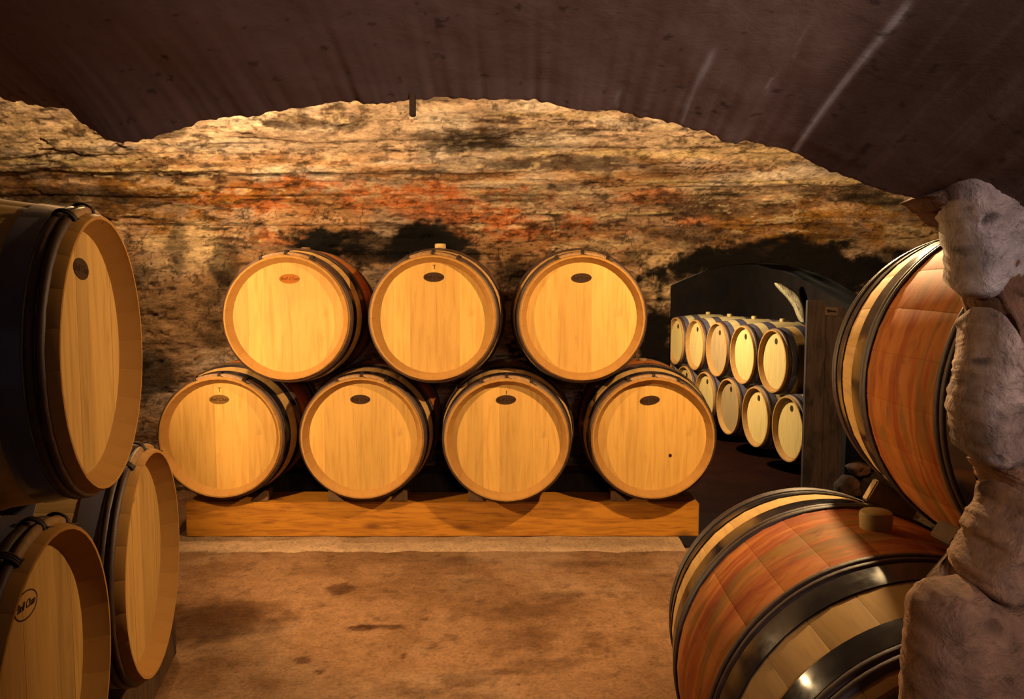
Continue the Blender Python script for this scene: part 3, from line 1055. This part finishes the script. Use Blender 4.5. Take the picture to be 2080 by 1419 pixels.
def disc_mesh(R, th, n=48, name='disc'):
    V, Fc = [], []
    for y in (0, th):
        for i in range(n):
            a = 2 * PI * i / n
            V.append((R * math.sin(a), y, R * math.cos(a)))
    Fc.append(tuple(range(n))); Fc.append(tuple(range(n, 2 * n))[::-1])
    for i in range(n):
        j = (i + 1) % n
        Fc.append((i, i + n, j + n, j))
    me = mesh(name, V, Fc)
    bm = bmesh.new(); bm.from_mesh(me); bmesh.ops.recalc_face_normals(bm, faces=bm.faces); bm.to_mesh(me); bm.free()
    return me


REAR = disc_mesh(0.2705, 0.022)


def bung_mesh(r=0.030, h=0.034, n=28):
    prof = [(0.0, -0.015), (r * 0.9, -0.015), (r * 0.95, h * 0.2), (r, h * 0.7), (r * 0.94, h * 0.93), (r * 0.82, h), (0.0, h * 1.0)]
    V, Fc = [], []
    for rr_, z in prof[1:-1]:
        for i in range(n):
            a = 2 * PI * i / n
            V.append((rr_ * math.cos(a), rr_ * math.sin(a), z))
    m = len(prof) - 2
    for k in range(m - 1):
        for i in range(n):
            j = (i + 1) % n
            Fc.append((k * n + i, k * n + j, (k + 1) * n + j, (k + 1) * n + i))
    Fc.append(tuple(range(n))[::-1]); Fc.append(tuple((m - 1) * n + i for i in range(n)))
    me = mesh('bung', V, Fc, True)
    bm = bmesh.new(); bm.from_mesh(me)
    for e in bm.edges:
        if len(e.link_faces) == 2 and e.calc_face_angle(0) > 0.7: e.smooth = False
    bm.to_mesh(me); bm.free()
    return me


BUNG = bung_mesh()
BUNG_SMALL = bung_mesh(0.024, 0.015, 20)


def oval_mesh(a=0.050, b=0.0235, th=0.0012, n=40):
    V, Fc = [], []
    for y in (-th, 0.002):
        for i in range(n):
            t = 2 * PI * i / n
            V.append((a * math.cos(t), y, b * math.sin(t)))
    Fc.append(tuple(range(n))); Fc.append(tuple(range(n, 2 * n))[::-1])
    for i in range(n):
        j = (i + 1) % n
        Fc.append((i, j, j + n, i + n))
    me = mesh('oval', V, Fc)
    bm = bmesh.new(); bm.from_mesh(me); bmesh.ops.recalc_face_normals(bm, faces=bm.faces); bm.to_mesh(me); bm.free()
    return me


def oval_ring(a=0.052, b=0.026, w=0.0026, n=48):
    V, Fc = [], []
    for i in range(n):
        t = 2 * PI * i / n
        for q, y in ((1, -0.0006), (0, -0.0006), (0, 0.001), (1, 0.001)):
            V.append(((a - w * q) * math.cos(t), y, (b - w * q) * math.sin(t)))
    for i in range(n):
        j = (i + 1) % n
        for k in range(4):
            Fc.append((i * 4 + k, i * 4 + (k + 1) % 4, j * 4 + (k + 1) % 4, j * 4 + k))
    return mesh('oval_ring', V, Fc)


OVAL = oval_mesh()
_txt = {}


def text_mesh(body, size, shear=0.0):
    key = (body, size, shear)
    if key in _txt: return _txt[key]
    cu = bpy.data.curves.new('txt', 'FONT')
    cu.body = body; cu.size = size; cu.shear = shear
    cu.align_x = 'CENTER'; cu.align_y = 'CENTER'
    cu.extrude = 0.0003; cu.resolution_u = 3
    o = bpy.data.objects.new('txt', cu)
    COL.objects.link(o)
    dg = bpy.context.evaluated_depsgraph_get()
    me = bpy.data.meshes.new_from_object(o.evaluated_get(dg))
    bpy.data.objects.remove(o)
    bpy.data.curves.remove(cu)
    me.transform(Matrix.Rotation(PI / 2, 4, 'X'))
    _txt[key] = me
    return me


def tie_mesh(ang, s0, s1, h, seed, wide=0.008, stray=True):
    """a wicker binding wrapped round the two wooden hoops"""
    rnd = random.Random(seed)
    V, Fc = [], []
    sm, hw = (s0 + s1) / 2, abs(s1 - s0) / 2 + 0.0025
    turns = 3
    path = []
    N = 16
    for k in range(turns):
        for i in range(N):
            t = 2 * PI * i / N
            aa = ang + (k - 1 + i / N) * wide / 0.33 * 0.5
            s = sm - hw * math.cos(t)
            base = prof_r(min(abs(s), HL))
            r = base - 0.002 + (h + 0.0035) * max(-0.1, math.sin(t)) ** 1 if math.sin(t) > 0 else base + 0.0005
            path.append(Vector((r * math.sin(aa), s, r * math.cos(aa))))
    if stray:
        p = path[-1]
        path += [p + Vector((rnd.uniform(0.004, 0.02), math.copysign(0.006, sm), -0.004)), p + Vector((rnd.uniform(0.012, 0.035), math.copysign(0.012, sm), -0.03 * rnd.random()))]
    rad = 0.0028
    m = 5
    for i, p in enumerate(path):
        d = (path[min(i + 1, len(path) - 1)] - path[max(i - 1, 0)]).normalized()
        u = d.cross(Vector((0.3, 0.2, 0.9))).normalized(); w = d.cross(u)
        rr_ = rad * (0.4 if i == len(path) - 1 else 1)
        for j in range(m):
            a = 2 * PI * j / m
            V.append(p + (u * math.cos(a) + w * math.sin(a)) * rr_)
    for i in range(len(path) - 1):
        for j in range(m):
            j2 = (j + 1) % m
            Fc.append((i * m + j, i * m + j2, (i + 1) * m + j2, (i + 1) * m + j))
    return mesh('wicker_tie', V, Fc, True)


# hoop stations (distance from the middle of the barrel)
A0, A1, A2 = 0.143, 0.161, 0.179
B0, B1 = 0.182, 0.241
C0, C1 = 0.334, 0.384
D0, D1, D2 = 0.387, 0.405, 0.423


def make_barrel(label, group, center, yaw, stave_mat, head_mat, roll=0.0, ties=True, bung=M_BUNG, bung_small=False, stamp=None, lap=True, steel=None, cat='barrel'):
    """center = middle of the barrel; the head named front faces (sin yaw, -cos yaw)"""
    root = empty('wine_barrel', (center[0], center[1], center[2] - R_B), yaw)
    tag(root, label, cat, group)
    up = (0, 0, R_B)
    for k in range(NST):
        link('stave', STAVE, stave_mat, root, up, (0, roll + 2 * PI * k / NST, 0))
    for me in BOARDS:
        link('head_board', me, head_mat, root, (0, -HL + 0.048, R_B), (0, 0, 0))
    link('rear_head', REAR, head_mat, root, (0, HL - 0.048 - 0.022, R_B))
    for sgn in (-1, 1):
        f = (lambda a, b: (-b, -a)) if sgn < 0 else (lambda a, b: (a, b))
        link('steel_hoop', ring(('B', sgn), lambda: steel_ring(*f(B0, B1))), steel or M_STEEL, root, up)
        link('steel_hoop', ring(('C', sgn), lambda: steel_ring(*f(C0, C1))), steel or M_STEEL, root, up)
        link('wooden_hoop', ring(('A', sgn), lambda: wood_ring(*f(A0, A1), 0.0075, seed=1 + sgn)), M_HOOP, root, up)
        link('wooden_hoop', ring(('A2', sgn), lambda: wood_ring(*f(A1 + 0.001, A2), 0.0075, seed=4 + sgn)), M_HOOP, root, up)
        link('wooden_hoop', ring(('D', sgn), lambda: wood_ring(*f(D0, D1), 0.0095, seed=7 + sgn)), M_HOOP, root, up)
        link('wooden_hoop', ring(('D2', sgn), lambda: wood_ring(*f(D1 + 0.001, D2), 0.0100, seed=10 + sgn)), M_HOOP, root, up)
        if ties:
            if lap and sgn < 0:
                link('hoop_lap', ring(('lap', sgn), lambda: wood_ring(*f(D1 + 0.005, D2 + 0.004), 0.0125, 24, 0.1, 31, (-0.37, 0.37))), M_HOOP_LIGHT, root, up)
            for q, a in enumerate((-0.40, 0.0, 0.40)):
                link('wicker_tie', ring(('tie', sgn, q), lambda: tie_mesh(a, *f(D0, D2 + 0.003), 0.0155, 50 + q + sgn, 0.012)), M_TIE, root, up)
    b = link('bung', BUNG_SMALL if bung_small else BUNG, bung, root, (0, 0, 2 * R_B - 0.002))
    yf = -HL + 0.048
    if stamp:
        kind, dx, dz, tilt = stamp
        if kind != 'outline':
            mt = {'brown': M_STAMP, 'orange': M_STAMP_ORANGE, 'olive': M_STAMP_OLIVE, 'worn': M_STAMP}[kind]
            ov = link('stamp', OVAL, mt, root, (dx, yf, R_B + dz), (0, tilt, 0))
            ink = M_INK_ORANGE if kind == 'orange' else M_INK
            link('lettering', text_mesh('Bell Chan', 0.0235, 0.35), ink, ov, (0, -0.0013, 0.0))
        else:
            ov = link('stamp', ring('oring', oval_ring), M_STAMP, root, (dx, yf, R_B + dz), (0, tilt, 0))
            link('lettering', text_mesh('Bell Chan', 0.021, 0.35), M_STAMP, ov, (0, -0.0006, 0.0))
    return root, yf


BD = 3.912
def back_center(cx_px, cy_px, rim_r_px):
    """front rim centre from the photo, depth kept on the row"""
    p = px_to_plane_y(cx_px, cy_px, 1.0)
    return p


GB = 'barrels stacked in two rows against the back wall'
ZL, ZU = CZ - 0.765, CZ - 0.765 + 0.598
spec = [
    # x, z, y offset, yaw, stamp, label
    ('lower', -1.460, 0.07, 0.015, ('olive', -0.012, 0.187, 0.0), True, 'left end oak barrel of the lower back row, T over faded oval stamp'),
    ('lower', -0.744, 0.05, 0.0, ('brown', -0.012, 0.190, 0.0), False, 'oak barrel second from left in the lower back row, plain dark oval stamp'),
    ('lower', -0.022, 0.0, -0.01, ('brown', -0.004, 0.195, -0.04), 'tick', 'oak barrel third from left in the lower back row, grey streaks down its head'),
    ('lower', 0.712, 0.05, -0.03, ('worn', -0.014, 0.185, -0.13), 'dot', 'right end oak barrel of the lower back row, dark plug hole in its head'),
    ('upper', -1.105, 0.02, 0.02, ('orange', 0.010, 0.190, 0.0), False, 'oak barrel at the left of the upper back row, orange oval stamp'),
    ('upper', -0.382, 0.0, 0.0, ('brown', 0.002, 0.198, 0.0), True, 'oak barrel in the middle of the upper back row, T above a black oval stamp'),
    ('upper', 0.340, 0.0, 0.0, ('worn', -0.003, 0.194, -0.03), False, 'oak barrel at the right of the upper back row, brown oval stamp with script'),
]
back_roots = []
for k, (row, x, dy, yaw, stamp, mark, label) in enumerate(spec):
    z = ZL if row == 'lower' else ZU
    r_, yf = make_barrel(label, GB, (x, BD + dy + HL, z), yaw, M_STAVE, M_HEAD, 0.13 * k, True, M_BUNG_DARK if k != 5 else M_BUNG, k != 5, stamp)
    back_roots.append(r_)
    if mark is True:
        link('stamped_letter', text_mesh('T', 0.030), M_STAMP, r_, (stamp[1] + 0.003, yf - 0.0008, R_B + stamp[2] + 0.048))
    elif mark == 'tick':
        link('stamped_letter', text_mesh('I', 0.026), M_STAMP, r_, (stamp[1] + 0.003, yf - 0.0008, R_B + stamp[2] + 0.036))
    elif mark == 'dot':
        dm = oval_mesh(0.0075, 0.0085, 0.002, 16)
        link('plug', dm, M_INK, r_, (0.092, yf - 0.0005, R_B - 0.092))

# left stack
LY = 1.762
lax = Vector((math.sin(LY), -math.cos(LY), 0)); lrow = Vector((math.cos(LY), math.sin(LY), 0))
L2c = Vector((-0.971, 2.159, CZ - 0.753)) - lax * HL
GL = 'barrels stacked at the left, heads to the aisle'
make_barrel('brown oak barrel on the lower left, nearest the bottom corner, oval outline stamp', GL, L2c - lrow * 0.72, LY, M_STAVE_PLAIN, M_HEAD_OLD, 0.2, True, M_BUNG, False, ('outline', -0.02, 0.175, 0.10), steel=M_STEEL_GREY)
make_barrel('narrow-looking oak barrel at the far end of the lower left row', GL, L2c, LY, M_STAVE_PLAIN, M_HEAD_OLD, 0.05, True, M_BUNG, False, ('brown', -0.05, 0.185, 0.0), steel=M_STEEL_GREY)
make_barrel('large oak barrel on top of the left stack, black hoop and round brown stamp', GL, L2c - lrow * 0.36 + Vector((0, 0, 0.600)), LY, M_STAVE_PLAIN, M_HEAD_OLD, 0.1, True, M_BUNG, False, ('brown', 0.0, 0.185, 0.12), steel=M_STEEL_GREY)

# right stack
RY = -0.036
rax = Vector((math.sin(RY), -math.cos(RY), 0)); rrow = Vector((math.cos(RY), math.sin(RY), 0))
RLc = Vector((0.702, 1.944, CZ - 0.805)) + rax * HL
GR = 'wine-stained barrels at the right behind the rough stone'
make_barrel('red-stained barrel lying lowest at the right, white bung on top', GR, RLc, RY, M_STAVE, M_HEAD_OLD, 0.0, False, M_BUNG, False)
make_barrel('red and ochre stained barrel resting high at the right, cut off by the stone jamb', GR, RLc + rrow * 0.374 + Vector((0, 0, 0.600)), RY, M_STAVE, M_HEAD_OLD, 0.08, False, M_BUNG, False)
make_barrel('barrel almost hidden behind the stone jamb under the upper right barrel', GR, RLc + rrow * 0.748, RY, M_STAVE, M_HEAD_OLD, 0.02, False, M_BUNG, False)

# ---- far barrels in the next cellar
FY = -1.433
fax = Vector((math.sin(FY), -math.cos(FY), 0)); frow = -Vector((math.cos(FY), math.sin(FY), 0))
FRB = 0.3445
def far_body():
    prof = []
    for s in np.linspace(-HL, HL, 19): prof.append((s, prof_r(s, FRB)))
    prof = [(-HL + 0.05, 0.0), (-HL + 0.05, 0.270), (-HL, prof_r(HL, FRB) - 0.014)] + prof + [(HL, prof_r(HL, FRB) - 0.014), (HL - 0.05, 0.270), (HL - 0.05, 0.0)]
    n = 48; V, Fc = [], []
    for s, r in prof:
        for i in range(n):
            a = 2 * PI * i / n
            V.append((max(r, 1e-4) * math.sin(a), s, max(r, 1e-4) * math.cos(a)))
    for k in range(len(prof) - 1):
        for i in range(n):
            j = (i + 1) % n
            Fc.append((k * n + i, k * n + j, (k + 1) * n + j, (k + 1) * n + i))
    me = mesh('body', V, Fc, True)
    bm = bmesh.new(); bm.from_mesh(me); bmesh.ops.recalc_face_normals(bm, faces=bm.faces)
    for e in bm.edges:
        if len(e.link_faces) == 2 and e.calc_face_angle(0) > 0.5: e.smooth = False
    bm.to_mesh(me); bm.free()
    return me


FBODY = far_body()
FHEAD = disc_mesh(0.269, 0.006)
FC = {s: steel_ring(*((-C1, -C0) if s < 0 else (C0, C1)), t=0.004, n=48, rb=FRB) for s in (-1, 1)}
FB = {s: steel_ring(*((-B1, -A0 - 0.02) if s < 0 else (A0 + 0.02, B1)), t=0.004, n=48, rb=FRB) for s in (-1, 1)}
FD = {s: wood_ring(*((-D2, -D0) if s < 0 else (D0, D2)), 0.011, 48, 0.1, 3) for s in (-1, 1)}
FSTAMP = oval_mesh(0.030, 0.030, 0.002, 20)
M_HEAD_FAR = m_oak_head('oak_head_pale', (0.80, 0.56, 0.20), (0.68, 0.44, 0.13))
M_HEAD_FAR_DULL = m_oak_head('oak_head_dull', (0.46, 0.30, 0.13), (0.36, 0.22, 0.09))
U5 = Vector((2.491, 7.759, CZ - 0.742)) - fax * HL
GF = 'far barrels in the next cellar'
up_lab = ['oak barrel farthest back in the top row of the next cellar', 'bright oak barrel second from the far end of the next cellar top row',
          'duller oak barrel in the middle of the next cellar top row', 'oak barrel fourth from the far end of the next cellar top row',
          'oak barrel nearest in the next cellar top row, red-stained middle']
lo_lab = ['barrel at the far end of the next cellar bottom row, mostly hidden', 'small barrel glimpsed low behind the arch jamb', 'barrel in the next cellar bottom row, just right of the front stack',
          'shadowed barrel in the middle of the next cellar bottom row', 'barrel next to nearest in the next cellar bottom row', 'nearest bottom barrel of the next cellar, half behind the door']


def far_barrel(center, label, head, stave):
    root = empty('far_barrel', (center.x, center.y, center.z - FRB), FY)
    tag(root, label, 'barrel', GF)
    u = (0, 0, FRB)
    link('body', FBODY, stave, root, u)
    link('head', FHEAD, head, root, (0, -HL + 0.044, FRB))
    for s in (-1, 1):
        link('steel_hoop', FC[s], M_STEEL_GREY, root, u)
        link('steel_hoop', FB[s], M_STEEL_GREY, root, u)
        link('wooden_hoop', FD[s], M_HOOP, root, u)
    link('bung', BUNG, M_BUNG, root, (0, 0, 2 * FRB - 0.002))
    link('stamp', FSTAMP, M_STAMP, root, (0, -HL + 0.044, FRB + 0.19))


for i in range(5):
    far_barrel(U5 + frow * 0.692 * (4 - i), up_lab[i], M_HEAD_FAR_DULL if i == 2 else M_HEAD_FAR, M_STAVE if i >= 4 else M_STAVE_FAR)
for i in range(6):
    far_barrel(U5 + frow * 0.692 * (4.5 - i) - Vector((0, 0, 0.597)), lo_lab[i], M_HEAD_FAR_DULL if i == 3 else M_HEAD_FAR, M_STAVE_FAR)

# ================================================================== TIMBER
def box_mesh(name, x0, x1, y0, y1, z0, z1, bev=0.006, seg=2, cuts=0, jit=0.0):
    bm = bmesh.new()
    bmesh.ops.create_cube(bm, size=1.0)
    for v in bm.verts:
        v.co = Vector((x0 + (v.co.x + 0.5) * (x1 - x0), y0 + (v.co.y + 0.5) * (y1 - y0), z0 + (v.co.z + 0.5) * (z1 - z0)))
    if cuts:
        ed = [e for e in bm.edges if abs((e.verts[0].co - e.verts[1].co).normalized().x) > 0.9]
        bmesh.ops.subdivide_edges(bm, edges=ed, cuts=cuts, use_grid_fill=True)
    if bev:
        ed = [e for e in bm.edges if len(e.link_faces) == 2 and e.calc_face_angle(0) > 0.5]
        bmesh.ops.bevel(bm, geom=ed, offset=bev, segments=seg, affect='EDGES')
    if jit:
        for v in bm.verts:
            v.co += Vector((0, mnoise.noise(v.co * 4) * jit, mnoise.noise(v.co * 5 + Vector((9, 3, 1))) * jit))
    me = bpy.data.meshes.new(name)
    bm.to_mesh(me); bm.free()
    return me


rack = empty('barrel_rack', (-0.35, 4.2, 0.012))
tag(rack, 'long orange pine beam carrying the back stack of barrels', 'beam')
o = link('front_beam', box_mesh('front_beam', -1.325, 1.31, -0.12, 0.10, 0.0, ZL - R_B - 0.018, 0.006, 2, 30, 0.004), M_BEAM, rack)
o = link('rear_beam', box_mesh('rear_beam', -1.325, 1.20, 0.52, 0.74, 0.0, ZL - R_B - 0.018, 0.006, 2, 0), M_BEAM_DARK, rack)  # dark wood colour here stands in for the shade behind the front beam


def wedge_mesh(w, d, h):
    V = [(0, 0, 0), (w, 0, 0), (w, d, 0), (0, d, 0), (w, 0, h), (w, d, h), (w * 0.75, 0, h), (w * 0.75, d, h)]
    Fc = [(0, 3, 2, 1), (1, 2, 5, 4), (0, 1, 4, 6), (3, 7, 5, 2), (0, 6, 7, 3), (6, 4, 5, 7)]
    me = mesh('chock', V, Fc)
    bm = bmesh.new(); bm.from_mesh(me); bmesh.ops.recalc_face_normals(bm, faces=bm.faces); bm.to_mesh(me); bm.free()
    return me


CH = wedge_mesh(0.085, 0.09, 0.05)
BT = ZL - R_B - 0.004
for bx_, sd, lab in ((-0.744, -1, 'small wooden chock left of the second lower barrel on the pine beam'), (-0.744, 1, 'small wooden chock right of the second lower barrel on the pine beam'),
                     (-0.022, -1, 'small wooden chock left of the third lower barrel on the pine beam'), (0.712, -1, 'small wooden chock left of the right end barrel on the pine beam'),
                     (-1.46, 1, 'small wooden chock right of the left end barrel on the pine beam')):
    o = link('chock', CH, M_CHOCK, None, (bx_ + sd * 0.118, 4.10, BT + 0.001), (0, 0, 0))
    if sd < 0:
        o.rotation_euler = (0, 0, PI)
        o.location.y += 0.09
    tag(o, lab, 'chock', 'chocks under the back stack')

# beams under the side stacks
lb = box_mesh('stack_beam', -0.09, 0.09, -2.0, 0.30, 0.0, L2c.z - R_B - 0.012, 0.006)
o = link('stack_beam', lb, M_BEAM_DARK, None, (L2c.x + lax.x * 0.26, L2c.y + lax.y * 0.26, 0.003), (0, 0, LY - PI / 2))
o.data.transform(Matrix.Translation((0, 0.35 - 0.0, 0)))
tag(o, 'dark timber bearer on the floor under the lower left barrels', 'beam')
rb_ = box_mesh('bearer', -0.2, 1.25, -0.08, 0.08, 0.0, RLc.z - R_B - 0.010, 0.006)
rk = empty('bearer_frame', (RLc.x, RLc.y, 0.003), RY)
tag(rk, 'dark timber bearers on the floor under the lower right barrels', 'beam')
link('bearer', rb_, M_BEAM_DARK, rk, (0, -0.02 + 0.27, 0))
link('bearer', rb_, M_BEAM_DARK, rk, (0, -0.27, 0))

# wedges between the right barrels
mid = RLc + rrow * 0.187 + Vector((0, 0, 0.300))
wa = link('wooden_wedge', box_mesh('wedge', -0.020, 0.10, -0.006, 0.02, -0.028, 0.028, 0.003), M_WEDGE, None, (mid.x - 0.008, mid.y + 0.39, mid.z + 0.010), (0, 0.50, 0))
tag(wa, 'upright wooden wedge jammed between the two right barrels beside the white bung', 'wedge')
wb = link('wooden_wedge', box_mesh('wedge_block', -0.014, 0.014, -0.03, 0.03, -0.017, 0.017, 0.003), M_CHOCK, None, (0.770, 1.395, CZ - 0.441), (0, 0.62, 0.1))
tag(wb, 'short square wooden wedge under the high right barrel near its front hoop', 'wedge')

# ---- door leaf standing in the arched opening
door = empty('wooden_door', (2.1, WALL_Y + 0.40, -0.36))
tag(door, 'weathered grey brown plank door leaf in the arched opening', 'door')
xs = [1.975, 2.105, 2.235]
for k in range(2):
    link('plank', box_mesh('plank', xs[k] - 2.1 + 0.002, xs[k + 1] - 2.1 - 0.002, -0.02, 0.02, 0.02, 1.56 - 0.05 * k, 0.004, 2), M_DOOR, door)
sg = link('sign_plate', box_mesh('sign_plate', -0.043, 0.043, -0.006, 0.006, -0.029, 0.029, 0.002), M_SIGN, door, (0.032, -0.027, 1.126 + 0.36), (0, 0.06, 0))
ar = mesh('arrow', [(-0.034, 0, 0.004), (-0.016, 0, 0.017), (-0.017, 0, 0.007), (0.031, 0, 0.004), (0.031, 0, -0.007), (-0.017, 0, -0.006), (-0.018, 0, -0.013)], [(0, 6, 5, 4, 3, 2, 1)])
ar.transform(Matrix.Translation((0, -0.0075, 0)))
link('arrow', ar, M_INK, sg)

# lamplit patch of the far side wall, put in as a pale slab
nr = bpy.data.objects['wall_next_right']
stone_from_outline('lit_wall_patch', [(1573, 573), (1590, 577), (1610, 588), (1626, 604), (1633, 620), (1637, 645), (1637, 662), (1629, 655), (1620, 630), (1604, 606), (1588, 590)], nr, Matrix.Identity(4), 9.6, 0.03, 0.10, (250, 226, 180), 0.004, 61, rings=5, n=50, mat=M_ROCK, rag=1.0, tint=(230, 196, 140))

# ---- loose stones at the foot of the wall, right of the door
FOOT = [([(1722, 950), (1750, 938), (1768, 946), (1764, 962), (1736, 968)], 4.95), ([(1700, 985), (1722, 966), (1744, 972), (1748, 1006), (1706, 1012)], 4.93), ([(1750, 968), (1790, 960), (1812, 990), (1800, 1020), (1752, 1012)], 4.94),
        ([(1760, 900), (1800, 890), (1830, 930), (1800, 955), (1766, 946)], 4.97), ([(1690, 1014), (1750, 1012), (1760, 1050), (1700, 1054)], 4.92), ([(1752, 1014), (1830, 1010), (1830, 1054), (1758, 1052)], 4.92)]
for k, (o2, yy) in enumerate(FOOT):
    stone_from_outline('stone', o2, wall, Matrix.Translation(-Vector(wall.location)), yy, 0.05, 0.08, (70, 46, 32), 0.02, 90 + k, rings=7, n=40, rag=2.0)

# small peg of wood sticking out of the near edge at the top
pg = px_to_plane_y(838, 205, 0.99)
peg = box_mesh('peg', -0.0035, 0.0035, -0.005, 0.005, -0.018, 0.012, 0.001)
po = link('peg', peg, M_CHOCK, None, pg)
tag(po, 'tiny dark wooden peg hanging from the ragged plaster edge overhead', 'peg')
